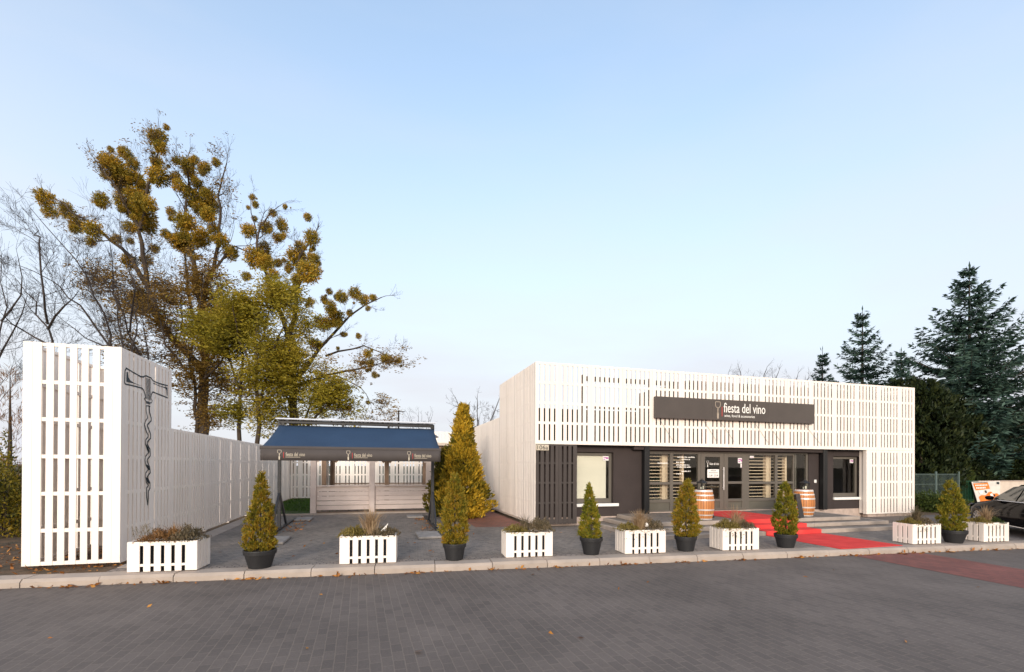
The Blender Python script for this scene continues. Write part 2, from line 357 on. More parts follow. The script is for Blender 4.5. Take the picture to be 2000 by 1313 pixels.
def link(name, me, mat, parent=None, smooth=False):
    if smooth: me.shade_smooth()
    ob = bpy.data.objects.new(name, me); COL.objects.link(ob)
    if mat is not None: me.materials.append(M[mat] if isinstance(mat, str) else mat)
    if parent is not None: ob.parent = parent
    return ob

def npmesh(name, V, nside=4):
    """V: (N*nside,3) array of separate polygons"""
    me = bpy.data.meshes.new(name); N = len(V)//nside
    me.vertices.add(len(V)); me.vertices.foreach_set('co', np.ascontiguousarray(V, dtype=np.float32).ravel())
    me.loops.add(len(V)); me.loops.foreach_set('vertex_index', np.arange(len(V), dtype=np.int32))
    me.polygons.add(N); me.polygons.foreach_set('loop_start', np.arange(N, dtype=np.int32)*nside)
    me.polygons.foreach_set('loop_total', np.full(N, nside, dtype=np.int32))
    me.update(); me.validate()
    return me

def thing(name, label, cat, loc=(0, 0, 0), rotz=0.0, group=None):
    o = bpy.data.objects.new(name, None); COL.objects.link(o)
    o.empty_display_size = 0.2
    o.matrix_basis = Matrix.Translation(Vector(loc)) @ Matrix.Rotation(rotz, 4, 'Z')
    o['label'] = label; o['category'] = cat
    if group: o['group'] = group
    return o
def tag(o, label, cat, group=None):
    o['label'] = label; o['category'] = cat
    if group: o['group'] = group
    return o
def struct(o): o['kind'] = 'structure'; return o
def stuff(o): o['kind'] = 'stuff'; return o
def copy_tree(o, parent=None):
    c = o.copy(); COL.objects.link(c)
    if parent is not None: c.parent = parent
    for ch in list(o.children): copy_tree(ch, c)
    return c

def unit(a): return a/np.maximum(np.linalg.norm(a, axis=1, keepdims=True), 1e-9)
def leaves(C, D, L, Wd, g, flat=0.5):
    """pointed leaf quads at C along D (arrays), length L, width Wd"""
    n = len(C); D = unit(D)
    rv = g.normal(size=(n, 3)); u = unit(np.cross(D, rv))
    L = np.broadcast_to(np.asarray(L, float), (n,))[:, None]; Wd = np.broadcast_to(np.asarray(Wd, float), (n,))[:, None]
    a = C; b = C + D*L*0.45 + u*Wd*0.5; c = C + D*L; d = C + D*L*0.45 - u*Wd*0.5
    return np.stack([a, b, c, d], 1).reshape(-1, 3)
def sphere_dirs(n, g): return unit(g.normal(size=(n, 3)))

def text_part(name, body, mat, parent, x0, x1, z0, z1, y, depth=0.004, face='y', world=True):
    cu = bpy.data.curves.new(name, 'FONT'); cu.body = body; cu.size = 1.0; cu.resolution_u = 3
    ob = bpy.data.objects.new(name, cu); COL.objects.link(ob)
    bpy.context.view_layer.update()
    dg = bpy.context.evaluated_depsgraph_get()
    me = bpy.data.meshes.new_from_object(ob.evaluated_get(dg))
    bpy.data.objects.remove(ob); bpy.data.curves.remove(cu)
    co = np.array([v.co[:] for v in me.vertices]); mn = co.min(0); mxx = co.max(0)
    s = (co - mn)/np.maximum(mxx-mn, 1e-9)
    inv = parent.matrix_basis.inverted() if parent is not None and world else Matrix.Identity(4)
    for v, q in zip(me.vertices, s):
        v.co = inv @ Vector((x0+(x1-x0)*q[0], y, z0+(z1-z0)*q[1]))
    o = link(name, me, mat, parent)
    md = o.modifiers.new('thickness', 'SOLIDIFY'); md.thickness = depth; md.offset = 0.0
    return o

# ---------------------------------------------------------------- ground, road, kerb, paving
def sheet(name, poly, z, mat):
    b = MB(); b.poly([(x, y, z) for x, y in poly]); return struct(b.build(name, mat))
def KY(x): return 8.62 - 0.078*(x+5.27)           # front foot of the kerb
sheet('ground', [(-1500, -1500), (1500, -1500), (1500, 1500), (-1500, 1500)], -0.135, 'grassland')
sheet('road', [(-60, -40), (70, -40), (70, KY(70)), (-60, KY(-60))], -0.120, 'road')
sheet('red_paver_strip', [(9.47, -3.0), (11.20, -3.0), (11.20, KY(11.2)), (9.47, KY(9.47))], -0.116, 'redroad')
# raised terrace of earth behind the kerb
b = MB()
b.prism([(-60, KY(-60)+0.10), (70, KY(70)+0.10), (70, 60), (-60, 60)], 'z', -0.6, -0.012)
struct(b.build('raised_ground', 'dirt'))
sheet('forecourt_paving', [(-4.10, KY(-4.1)+0.50), (-0.5, KY(-.5)+0.50), (15.2, KY(15.2)+0.50), (15.2, 12.62), (4.3, 12.62), (2.62, 12.85), (2.62, 17.3), (-4.10, 17.3)], 0.0, 'setts')
sheet('edge_paving', [(-4.10, KY(-4.1)+0.34), (15.2, KY(15.2)+0.34), (15.2, KY(15.2)+0.54), (-4.10, KY(-4.1)+0.54)], 0.004, 'flags')
sheet('car_park_paving', [(15.2, KY(15.2)+0.34), (45, KY(45)+0.34), (45, 12.3), (15.2, 12.3)], -0.002, 'road')
sheet('brick_path', [(2.62, 12.85), (4.12, 12.66), (4.12, 19.0), (2.62, 19.0)], 0.002, 'brickpath')
b = MB()                                           # fence foot strip of pale concrete
b.box(-4.10, -3.72, 9.2, 17.3, -0.1, 0.008)
struct(b.build('fence_foot_strip', 'kerb'))
# kerb: metre-long chamfered stones
b = MB()
a = math.atan(-0.078); ca, sa = math.cos(a), math.sin(a)
g = np.random.default_rng(3)
x = -14.0
while x < 34:
    L = 1.0
    y = KY(x) + g.uniform(-.006, .006); dz = g.uniform(-.005, .005)
    prof = [(0, -0.3), (0, -0.045), (0.045, 0.0), (0.345, 0.004), (0.345, -0.3)]
    i = len(b.v)
    for s in (0.006, L-0.006):
        for (d, z) in prof: b.v.append((x + s*ca - d*sa, y + s*sa + d*ca, z+dz))
    b.f += [(i+4, i+3, i+2, i+1, i), (i+5, i+6, i+7, i+8, i+9)] + [(i+k, i+k+1, i+6+k, i+5+k) for k in range(4)]
    x += ca*L
struct(b.build('kerb', 'kerb'))
# lawn behind the fence
b = MB(); b.box(-4.1, 3.0, 17.36, 25.2, -0.1, 0.03); struct(b.build('lawn_ground', 'lawnbase'))
b = MB(); b.box(-4.1, 2.6, 17.30, 17.38, -0.1, 0.05); struct(b.build('lawn_edging', 'kerb'))
g = np.random.default_rng(11); n = 16000
C = np.stack([g.uniform(-4.05, 2.2, n), g.uniform(17.6, 25.1, n), np.full(n, 0.03)], 1)
keep = (C[:, 1] > 18.6+0.3*np.sin(C[:, 0]*3)) | (g.random(n) < 0.12); C = C[keep]; n = len(C)
D = g.normal(size=(n, 3))*0.45 + [0, 0, 1]
o = stuff(link('lawn_grass', npmesh('lawn_grass', leaves(C, D, g.uniform(.05, .11, n), .016, g)), 'grass'))
tag(o, 'green lawn grass behind the pergola by the white fence', 'grass')

# terrace with three steps
b = MB()
for x0, x1, y0, z0, z1 in ((5.95, 14.35, 9.55, -0.05, 0.10), (6.35, 14.05, 9.98, 0.10, 0.20), (6.75, 13.45, 10.34, 0.20, 0.30)):
    L = 1.0; xx = x0
    while xx < x1-0.01:
        xe = min(xx+L, x1); b.box(xx+0.003, xe-0.003, y0, y0+0.10, z0, z1, 0.008); xx = xe
    yy = y0+0.10
    while yy < 12.4: b.box(x0, x0+0.10, yy+.003, min(yy+1, 12.5)-.003, z0, z1, 0.008); b.box(x1-0.10, x1, yy+.003, min(yy+1, 12.5)-.003, z0, z1, 0.008); yy += 1
struct(b.build('terrace_steps', 'kerb'))
b = MB()
for x0, x1, y0, z1 in ((5.95, 14.35, 9.55, 0.096), (6.35, 14.05, 9.98, 0.196), (6.75, 13.45, 10.34, 0.296)):
    b.box(x0+0.10, x1-0.10, y0+0.10, 12.6, z1-0.1, z1)
struct(b.build('terrace_paving', 'setts'))

# ---------------------------------------------------------------- slat work
def slats(b, gaps, x0, x1, z0, z1, P, gw, th=0.02, top_var=0.0, gg=None):
    """boards between gap centres; P(x,d,z) places a point on the face at depth d"""
    edges = [x0] + [e for c in gaps for e in (c-gw/2, c+gw/2)] + [x1]
    for k in range(0, len(edges), 2):
        a, c = edges[k], edges[k+1]
        if c-a < 0.012: continue
        nb = 2 if c-a > 0.17 else 1
        for q in range(nb):
            aa = a+(c-a)*q/nb + (0.002 if q else 0); cc = a+(c-a)*(q+1)/nb - (0.002 if q < nb-1 else 0)
            dd = gg.uniform(-.002, .002) if gg is not None else 0
            i = len(b.v)
            for z in (z0, z1):
                for xx, d in ((aa, dd), (cc, dd), (cc, dd+th), (aa, dd+th)): b.v.append(P(xx, d, z))
            b.f += [(i+k2, i+(k2+1) % 4, i+4+(k2+1) % 4, i+4+k2) for k2 in range(4)] + [(i+3, i+2, i+1, i), (i+4, i+5, i+6, i+7)]
def rails(b, x0, x1, zs, P, d0=0.006, d1=0.05):
    for za, zb in zs:
        i = len(b.v)
        for z in (za, zb):
            for xx, d in ((x0, d0), (x1, d0), (x1, d1), (x0, d1)): b.v.append(P(xx, d, z))
        b.f += [(i+k2, i+(k2+1) % 4, i+4+(k2+1) % 4, i+4+k2) for k2 in range(4)] + [(i+3, i+2, i+1, i), (i+4, i+5, i+6, i+7)]
g = np.random.default_rng(5)

# ---------------------------------------------------------------- the shop
YF, YW = 12.30, 12.60
XL, XR, ZT, ZM, ZB = 4.17, 18.56, 4.59, 2.32, 0.10
shop = thing('shop_building', 'long low shop clad in white pallet slats with dark brown entrance front', 'shop', (XL, YF, 0))
gaps = [4.29, 4.44, 4.59, 4.74] + [4.98+0.998*k+0.148*j for k in range(13) for j in range(6)] + [17.96, 18.12, 18.27, 18.42]
gaps = [x for x in gaps if x < 18.5]
b = MB()
PF = lambda x, d, z: (x, YF+d, z)
slats(b, gaps, XL, XR, ZM, ZT, PF, 0.048, gg=g)
rails(b, XL+.01, XR-.01, [(ZM, ZM+.10), (2.875, 2.945), (3.425, 3.495), (3.985, 4.055), (ZT-.065, ZT-.003)], PF)
xg = [x for x in gaps if x > 16.45]
slats(b, xg, 16.33, XR, ZB, ZM-.004, PF, 0.048, gg=g)
rails(b, 16.34, XR-.01, [(ZB, ZB+.05), (.625, .69), (1.175, 1.25), (1.75, 1.82), (ZM-.08, ZM-.006)], PF)
b.box(16.27, 16.328, YF+.0, YF+.12, ZB, ZM-.006)
b.box(16.30, 16.36, YF+.13, 12.58, ZB+.02, ZM-.02)
b.build('front_slat_cladding', 'white', shop, True)
# left side: tall return then the lower long wall, and the right side
b = MB()
PSd = lambda x, d, z: (XL+d, x, z)
def sgaps(y0, y1):
    r = []; y = y0+.17; k = 0
    while y < y1-.08:
        r.append(y); y += 0.148 if k % 6 != 5 else 0.25; k += 1
    return r
slats(b, sgaps(YF+.03, 16.28), YF+.024, 16.28, ZB+.03, ZT, PSd, 0.036, gg=g)
slats(b, sgaps(16.28, 21.4), 16.284, 21.4, ZB+.03, 3.44, PSd, 0.036, gg=g)
rails(b, YF+.06, 16.27, [(z, z+.07) for z in (.13, .66, 1.22, 1.79, 2.36, 2.91, 3.46, 4.02, 4.5)], PSd)
rails(b, 16.29, 21.39, [(z, z+.07) for z in (.13, .66, 1.22, 1.79, 2.36, 2.91, 3.36)], PSd)
b.build('side_slat_cladding', 'white', shop, True)
b = MB()
PSr = lambda x, d, z: (XR-d, x, z)
slats(b, sgaps(YF+.03, 16.28), YF+.024, 16.28, ZB+.03, ZT, PSr, 0.03, gg=g)
rails(b, YF+.06, 16.27, [(z, z+.07) for z in (.13, .66, 1.22, 1.79, 2.36, 2.91, 3.46, 4.02, 4.5)], PSr)
b.build('side_slat_cladding', 'white', shop, True)
# dark slat panel under the left corner
b = MB()
slats(b, [4.305, 4.455, 4.60, 4.745, 4.985, 5.13, 5.275], XL+.03, 5.42, 0.09, ZM-.012, PF, 0.05, gg=g)
rails(b, XL+.04, 5.41, [(.10, .22), (.66, .70), (1.22, 1.26), (1.77, 1.81), (ZM-.05, ZM-.014)], PF)
b.box(5.36, 5.42, YF+.06, YW-.01, .1, ZM-.01)
b.build('dark_slat_panel', 'darkslat', shop, True)
# plaster walls with openings
T = 0.26
b = MB()
def wallbox(x0, x1, z0, z1): b.box(x0, x1, YW, YW+T, z0, z1)
wallbox(4.40, 5.36, .24, 3.1)
wallbox(5.364, 6.72, .24, .53); wallbox(5.364, 6.72, 2.12, 3.1)
wallbox(6.724, 7.836, .24, 3.1)
wallbox(7.84, 14.05, 2.20, 3.1)
wallbox(14.054, 15.14, .28, 3.1)
wallbox(15.144, 16.36, .28, .59); wallbox(15.144, 16.36, 2.10, 3.1)
wallbox(16.364, 18.40, .28, 3.1)
b.box(4.30, 4.396, YW, 21.3, .0, 3.1); b.box(18.404, 18.50, YW, 21.3, 0, 3.1); b.box(4.40, 18.40, 21.2, 21.3, 0, 3.1)
b.build('plaster_wall', 'brown', shop, True)
b = MB(); b.box(4.40, 7.83, YW-.004, YW+T, -.05, .236); b.build('plinth', 'plinth', shop, True)
b = MB(); b.box(14.06, 18.4, YW-.004, YW+T, -.05, .276); b.build('plinth', 'plinth', shop, True)
for k in range(5):
    b = MB(); b.box(16.40+k*.43, 16.40+k*.43+.41, YF+.05, YF+.25, -.03, .085, .008); b.build('foundation_block', 'plinth', shop, True)
# lining behind the left-side slats, soffit, roof
b = MB(); b.box(4.235, 4.29, YF+.10, 16.2, .05, ZT-.1); b.box(4.235, 4.29, 16.2, 21.35, .05, 3.38); b.build('side_lining', 'white', shop, True)
b = MB()
b.box(XL+.08, XR-.08, YF+.06, YW-.004, ZM+.0, ZM+.05)
b.box(7.3, 14.6, YF+.12, YW-.006, 2.21, ZM-.004)
b.build('soffit', 'brown', shop, True)
b = MB(); b.box(4.30, 18.50, YW-.0, 21.3, 3.104, 3.26); b.box(4.30, 18.50, YF+.215, YF+.27, 3.0, 3.34); b.build('roof', 'void', shop, True)
# frame that carries the parapet slats
b = MB()
for xx in (5.60, 7.75, 9.9, 12.2, 14.5, 16.6, 18.40): b.box(xx, xx+.09, YF+.055, YF+.13, ZM+.06, 4.32)
for za in (4.17, 3.38): b.box(5.60, 18.49, YF+.132, YF+.20, za, za+.13)
b.box(XL+.13, 18.45, YF+.20, YF+.24, ZM+.06, 2.95)
b.build('parapet_frame', 'void', shop, True)
# dark box added behind the parapet to darken the slat gaps, right half
b = MB(); b.box(9.6, 18.3, YF+.75, 16.1, 3.262, 4.50); b.build('gap_darkening_box', 'brown', shop, True)
# pillars
for xx in (7.64, 14.47):
    b = MB(); b.box(xx, xx+.17, YF+.08, YF+.25, .06 if xx < 8 else .28, ZM-.01, .01); b.build('pillar', 'black', shop, True)
# windows of the two plain walls
def window(x0, x1, z0, z1, sill_x1, ztop_in):
    f = MB(); y0, y1 = YW+.10, YW+.18; w = .085
    f.box(x0, x0+w, y0, y1, z0, z1, .008); f.box(x1-w, x1, y0, y1, z0, z1, .008)
    f.box(x0+w, x1-w, y0, y1, z0, z0+w+.05, .008); f.box(x0+w, x1-w, y0, y1, z1-w, z1, .008)
    wn = f.build('window', 'frame', shop, True)
    p = MB(); p.box(x0+w-.005, x1-w+.005, y0+.035, y0+.045, z0+w+.03, z1-w+.005); gp = p.build('pane', 'glass', None)
    gp.parent = wn; gp.data.transform(shop.matrix_basis.inverted())
    s = MB(); s.box(x0-.02, sill_x1, YW-.06, YW+.098, z0-.09, z0-.004, .006)
    so = s.build('sill', 'sill', None); so.parent = wn; so.data.transform(shop.matrix_basis.inverted())
    return wn
w1 = window(5.40, 6.716, .62, 2.11, 6.88, 0)
w2 = window(15.15, 16.355, .68, 2.09, 16.66, 0)
w1['label'] = 'window closed by a cream blind'
bl = MB(); z = .76
while z < 2.02: bl.box(5.46, 6.56, YW+.165, YW+.175, z, z+.031); z += .0335
blo = bl.build('window_blind', 'blind', None); blo.parent = w1; blo.data.transform(shop.matrix_basis.inverted())
# the glazed entrance: mullions, doors, panes
fr = MB(); y0, y1 = YW+.02, YW+.10
XS = [7.84, 8.725, 9.73, 11.57, 12.73, 13.45, 14.05]
fr.box(7.84, 14.05, y0, y1, 2.145, 2.197, .006)
for xx, w in zip(XS, (.06, .11, .10, .12, .10, .05, .07)):
    xa = xx if xx == 7.84 else (xx-w if xx == 14.05 else xx-w/2)
    fr.box(xa, xa+w, y0-.004, y1, .285, 2.143, .006)
def bay(x0, x1):
    fr.box(x0, x1, y0+.004, y1-.004, 1.155, 1.235, .006)
    fr.box(x0, x1, y0+.004, y1-.004, .60, .70, .006)
    fr.box(x0, x1, y0+.004, y1-.004, .29, .37, .006)
    fr.box(x0, x1, y0+.004, y1-.004, 2.10, 2.144, .006)
for x0, x1 in ((7.90, 8.67), (8.78, 9.68), (11.63, 12.68), (12.78, 13.425)): bay(x0, x1)
ent = fr.build('entrance_frame', 'frame', shop, True)
def sub(mb, name, mat, par, smooth=False):
    o = mb.build(name, mat, None, smooth=smooth); o.data.transform(shop.matrix_basis.inverted()); o.parent = par; return o
for x0, x1 in ((7.90, 8.67), (8.78, 9.68), (11.63, 12.68), (12.78, 13.425)):
    p = MB(); p.box(x0, x1, y0+.03, y0+.045, .371, .599); sub(p, 'kick_panel', 'panelgreen', ent)
    p = MB(); p.box(x0, x1, y0+.035, y0+.043, .701, 1.154); sub(p, 'pane', 'glass', ent)
    p = MB(); p.box(x0, x1, y0+.035, y0+.043, 1.236, 2.099); sub(p, 'pane', 'glass', ent)
p = MB(); p.box(13.476, 13.979, y0+.035, y0+.043, .30, 2.143); sub(p, 'pane', 'glass', ent)
p = MB(); p.box(13.66, 13.72, y0+.15, y0+.21, .30, 2.2); sub(p, 'inner_post', 'frame', ent)
p = MB(); p.box(7.84, 14.05, YW-.05, YW+.016, .30, .325); sub(p, 'threshold', 'plinth', ent)
for x0, x1, hx in ((9.785, 10.645, None), (10.655, 11.505, None)):
    d = MB(); w = .15 if x0 < 10 else .15
    ya, yb = y0-.012, y1-.02
    d.box(x0, x0+w, ya, yb, .33, 2.14, .008); d.box(x1-w, x1, ya, yb, .33, 2.14, .008)
    d.box(x0+w, x1-w, ya, yb, 2.02, 2.14, .006); d.box(x0+w, x1-w, ya, yb, 1.165, 1.245, .006); d.box(x0+w, x1-w, ya, yb, .33, .40, .006); d.box(x0+w, x1-w, ya, yb, .60, .69, .006)
    do = d.build('door', 'frame', shop, True)
    p = MB(); p.box(x0+w, x1-w, ya+.03, ya+.045, .401, .599); sub(p, 'kick_panel', 'panelgreen', do)
    for za, zb in ((.691, 1.164), (1.246, 2.019)):
        p = MB(); p.box(x0+w, x1-w, ya+.035, ya+.043, za, zb); sub(p, 'pane', 'glass', do)
    if x0 < 10:
        h = MB(); hx = x1-.06
        h.tube([(hx, ya-.06, .98), (hx, ya-.06, 1.70)], .016, 8)
        for zz in (1.05, 1.63): h.tube([(hx, ya, zz), (hx, ya-.06, zz)], .010, 6)
        sub(h, 'handle', 'hoop', do)
# interior
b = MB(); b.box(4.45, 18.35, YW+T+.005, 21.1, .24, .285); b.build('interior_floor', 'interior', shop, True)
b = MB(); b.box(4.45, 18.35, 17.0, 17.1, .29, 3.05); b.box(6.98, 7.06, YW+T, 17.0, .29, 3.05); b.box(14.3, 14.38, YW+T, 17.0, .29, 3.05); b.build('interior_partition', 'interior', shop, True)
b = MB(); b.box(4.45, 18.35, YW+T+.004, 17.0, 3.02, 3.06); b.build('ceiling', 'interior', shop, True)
b = MB(); b.box(14.29, 14.39, YW-.025, YW-.002, 1.18, 1.29, .01); sw = b.build('wall_switch', 'sill', shop, True)

# slatted racks behind the entrance glass
racks = [(7.88, 8.62, 'pale slatted rack behind the far left entrance window', True, True),
         (8.72, 9.34, 'pale slatted rack behind the second entrance window beside the left barrel', False, True),
         (11.68, 12.62, 'pale slatted rack behind the window right of the doors', True, True),
         (12.72, 13.42, 'pale slatted rack behind the last entrance window beside the right barrel', True, True)]
for x0, x1, lab, lp, rp in racks:
    rk = thing('slatted_rack', lab, 'rack', ((x0+x1)/2, YW+.35, .285), group='slatted racks behind the entrance glass')
    b = MB(); z = .72
    while z < 2.10:
        b.box(x0+.05, x1-.05, YW+.30, YW+.42, z, z+.020); z += .108
    b.build('shelf_boards', 'rackwood', rk, True)
    for xx, w in ((x0, .05), (x1-.05, .13 if x1 < 9 or 12 < x1 < 13 else .07)):
        b = MB(); b.box(xx, xx+w, YW+.29, YW+.43, .29, 2.12, .004); b.build('post', 'rackwood', rk, True)
    g2 = np.random.default_rng(int(x0*100))
    b = MB()
    for zz in (.74, .846, .955):
        xx = x0+.12
        while xx < x1-.12:
            if g2.random() < .8: b.lathe([(.0, zz+.001), (.032, zz+.001), (.032, zz+.055), (.012, zz+.075), (.012, zz+.086), (.0, zz+.086)], 8, xx, YW+.36)
            xx += g2.uniform(.07, .12)
    stuff(b.build('bottles', 'void', rk, True))
# dim furniture inside
tb = thing('display_table', 'round dark table seen dimly through the right glass door', 'table', (11.1, 14.0, .285))
b = MB(); b.lathe([(0, .72), (.40, .72), (.41, .735), (.40, .75), (0, .75)], 20); b.build('table_top', 'rackwood', tb)
b = MB(); b.lathe([(0, 0), (.25, 0), (.25, .02), (.035, .04), (.03, .72)], 16); b.build('pedestal', 'void', tb)
for k, (x0, x1, lab) in enumerate(((9.6, 11.3, 'tall dark shelf with rows of bottles facing the glass doors inside'), (15.2, 16.5, 'tall dark shelf with bottles inside the small right window'))):
    sh = thing('bottle_shelf', lab, 'shelf', ((x0+x1)/2, 16.6, .285), group='bottle shelves inside the shop')
    b = MB(); b.box(x0, x0+.03, 16.4, 16.8, .285, 2.5); b.box(x1-.03, x1, 16.4, 16.8, .285, 2.5); b.box(x0, x1, 16.81, 16.83, .285, 2.5); b.build('case', 'rawwood', sh, True)
    b = MB(); bb = MB()
    for q in range(6):
        zz = .35+.36*q; b.box(x0+.031, x1-.031, 16.4, 16.79, zz, zz+.025)
        xx = x0+.1
        while xx < x1-.1:
            bb.lathe([(0, zz+.027), (.038, zz+.027), (.038, zz+.20), (.014, zz+.25), (.014, zz+.31), (0, zz+.31)], 8, xx, 16.55); xx += .115
    b.build('shelf_boards', 'rackwood', sh, True); stuff(bb.build('bottles', 'greenpaint', sh, True))

# ---------------------------------------------------------------- signs and writing
def goblet(b, cx, z0, h, P):
    """logo: wine glass bowl over a corkscrew-like stem and handle; ribbons of quads on plane P(x,z)"""
    def ribbon(pts, w):
        for p, q in zip(pts[:-1], pts[1:]):
            dx, dz = q[0]-p[0], q[1]-p[1]; L = math.hypot(dx, dz) or 1; nx, nz_ = -dz/L*w/2, dx/L*w/2
            b.quad(P(p[0]-nx, p[1]-nz_), P(q[0]-nx, q[1]-nz_), P(q[0]+nx, q[1]+nz_), P(p[0]+nx, p[1]+nz_))
    s = h
    bowl = [(-.155, .985), (-.175, .85), (-.16, .74), (-.10, .66), (-.02, .62)]
    rib = [(cx+x*s, z0+z*s) for x, z in bowl]; ribbon(rib, .035*s)
    rib = [(cx-x*s, z0+z*s) for x, z in bowl]; ribbon(rib, .035*s)
    ribbon([(cx-.155*s, z0+.98*s), (cx+.155*s, z0+.98*s)], .03*s)
    ribbon([(cx-.05*s, z0+.66*s), (cx, z0+.62*s), (cx, z0+.36*s)], .065*s)
    b.poly([P(cx-.05*s, z0+.36*s), P(cx-.03*s, z0+.39*s), P(cx+.03*s, z0+.39*s), P(cx+.05*s, z0+.36*s), P(cx+.07*s, z0+.32*s), P(cx-.07*s, z0+.32*s)])
    b.quad(P(cx-.07*s, z0+.31*s), P(cx-.05*s, z0), P(cx+.05*s, z0), P(cx+.07*s, z0+.31*s))
sg = thing('shop_sign', 'long dark brown sign board reading fiesta del vino above the entrance', 'sign', (10.84, YF-.12, 3.15))
b = MB()
for x0, x1 in ((7.86, 9.84), (9.843, 11.98), (11.983, 13.83)): b.box(x0, x1, YF-.13, YF-.03, 3.145, 3.785, .008)
b.build('board', 'signbrown', sg, True)
for xx in (8.5, 10.8, 13.2):
    b = MB(); b.box(xx, xx+.06, YF-.029, YF-.003, 3.2, 3.7); b.build('bracket', 'black', sg, True)
b = MB(); goblet(b, 10.04, 3.19, .53, lambda x, z: (x, YF-.134, z)); lg = b.build('logo', 'logo', sg, True)
b = MB(); b.box(10.185, 10.20, YF-.135, YF-.131, 3.27, 3.56); b.build('red_mark', 'red', sg, True)
text_part('lettering', 'fiesta del vino', 'lettering', sg, 10.25, 11.82, 3.39, 3.69, YF-.137, .008)
text_part('small_lettering', 'wine, food & accessories', 'lettering', sg, 10.27, 11.42, 3.24, 3.335, YF-.136, .004)
# stay wires under the sign
for k, (x0, x1) in enumerate(((8.05, 8.52), (9.6, 10.1), (10.2, 10.75), (11.5, 12.05), (12.0, 12.6), (13.5, 14.2))):
    b = MB(); b.tube([(x0, YF-.03, 3.14), (x1, YF-.015, 2.5)], .004, 4)
    b.build('stay_wire', 'wire', sg, True)
npl = thing('house_number_plate', 'small cream plate reading 106a at the left corner of the shop', 'house number', (4.38, YF-.02, 2.15))
b = MB(); b.box(4.195, 4.565, YF-.024, YF-.004, 2.14, 2.30, .006); b.build('plate', 'plate', npl, True)
text_part('number', '106a', 'inkdark', npl, 4.225, 4.535, 2.165, 2.28, YF-.027, .004)
def sticker(x0, x1, z0, z1, y, lab, marks):
    t = thing('window_sticker', lab, 'sticker', ((x0+x1)/2, y, z0), group='stickers on the shop glass')
    b = MB(); b.box(x0, x1, y-.0015, y+.0015, z0, z1); b.build('paper', 'sill', t, True)
    b = MB()
    for xa, xb, za, zb in marks: b.box(x0+(x1-x0)*xa, x0+(x1-x0)*xb, y-.004, y-.002, z0+(z1-z0)*za, z0+(z1-z0)*zb)
    b.build('print', 'purple', t, True)
mk = [(.1, .6, .62, .8), (.5, .95, .35, .72), (.1, .4, .2, .4)]
sticker(6.44, 6.63, 1.88, 2.015, YW+.13, 'white and magenta sticker on the window with the cream blind', mk)
sticker(11.20, 11.40, 1.83, 2.00, YW+.035, 'white and magenta sticker high on the right glass door', mk)
sticker(11.30, 11.39, 1.69, 1.82, YW+.035, 'narrow white sticker under the larger one on the right glass door', [(.3, .7, .1, .2)])
sticker(11.68, 11.84, 2.005, 2.075, YW+.05, 'small pale sticker at the top corner of the window right of the doors', [(.1, .8, .3, .5)])
sticker(16.05, 16.21, 1.87, 2.0, YW+.13, 'white and magenta sticker in the small right window', mk)
hs = thing('opening_hours_sign', 'rounded white opening hours sign on the left glass door', 'sign', (10.26, YW+.03, 1.37))
b = MB(); b.box(10.03, 10.47, YW+.022, YW+.034, 1.365, 1.635, .03); b.build('panel', 'sill', hs, True)
b = MB()
for xa, xb, za, zb in ((10.15, 10.35, 1.575, 1.595), (10.08, 10.22, 1.51, 1.53), (10.24, 10.42, 1.51, 1.53)):
    xx = xa
    while xx < xb: b.box(xx, xx+.018, YW+.019, YW+.0215, za, zb); xx += .026
b.build('small_print', 'inkdark', hs, True)
text_part('hours', '12.00 - 22.00', 'inkdark', hs, 10.08, 10.43, 1.405, 1.465, YW+.020, .002)
dl = thing('door_lettering', 'pale fiesta del vino lettering with glass logo on the left door pane', 'lettering', (10.25, YW+.03, 1.72))
text_part('lettering', 'fiesta del vino', 'lettering', dl, 10.12, 10.47, 1.77, 1.85, YW+.036, .002)
b = MB(); goblet(b, 10.05, 1.70, .20, lambda x, z: (x, YW+.036, z)); b.build('logo', 'lettering', dl, True)
wl = thing('window_lettering', 'short lines of white lettering on the pane left of the doors', 'lettering', (9.2, YW+.05, 1.4))
b = MB(); g2 = np.random.default_rng(21)
for zz, xa, xb in ((1.99, 8.95, 9.55), (1.92, 9.1, 9.4), (1.83, 8.9, 9.2), (1.745, 8.9, 9.38), (1.68, 8.95, 9.42), (1.55, 9.1, 9.42), (1.47, 8.92, 9.15)):
    xx = xa
    while xx < xb:
        ww = g2.uniform(.018, .03); b.box(xx, xx+ww, YW+.045, YW+.047, zz, zz+g2.choice([.028, .036])); xx += ww+g2.choice([.012, .012, .03])
b.build('lettering', 'lettering', wl, True)
b = MB(); xx = 8.25
while xx < 8.6: b.box(xx, xx+.025, YW+.045, YW+.047, 1.80, 1.83); xx += .036
tag(b.build('window_lettering', 'lettering'), 'one short line of white lettering on the far left entrance window', 'lettering')

# red carpet over the steps
b = MB(); X0, X1 = 9.30, 11.05
pr = [(7.56, .012), (9.53, .012), (9.53, .112), (9.96, .112), (9.96, .212), (10.32, .212), (10.32, .312), (12.58, .312)]
th = .008
out = pr + [(y + (0 if k in (0, 7) else th), z-th) for k, (y, z) in reversed(list(enumerate(pr)))]
nseg = len(pr)
for k in range(nseg-1):
    (ya, za), (yb, zb) = pr[k], pr[k+1]
    if abs(yb-ya) > .01:
        b.box(X0, X1, ya+(.0 if k == 0 else .0), yb, za-.009, za)
    else:
        b.box(X0, X1, ya-.011, ya-.0005, za-.0085, zb-.0005)
tag(b.build('red_carpet', 'red'), 'bright red carpet running down the entrance steps to the kerb', 'carpet')

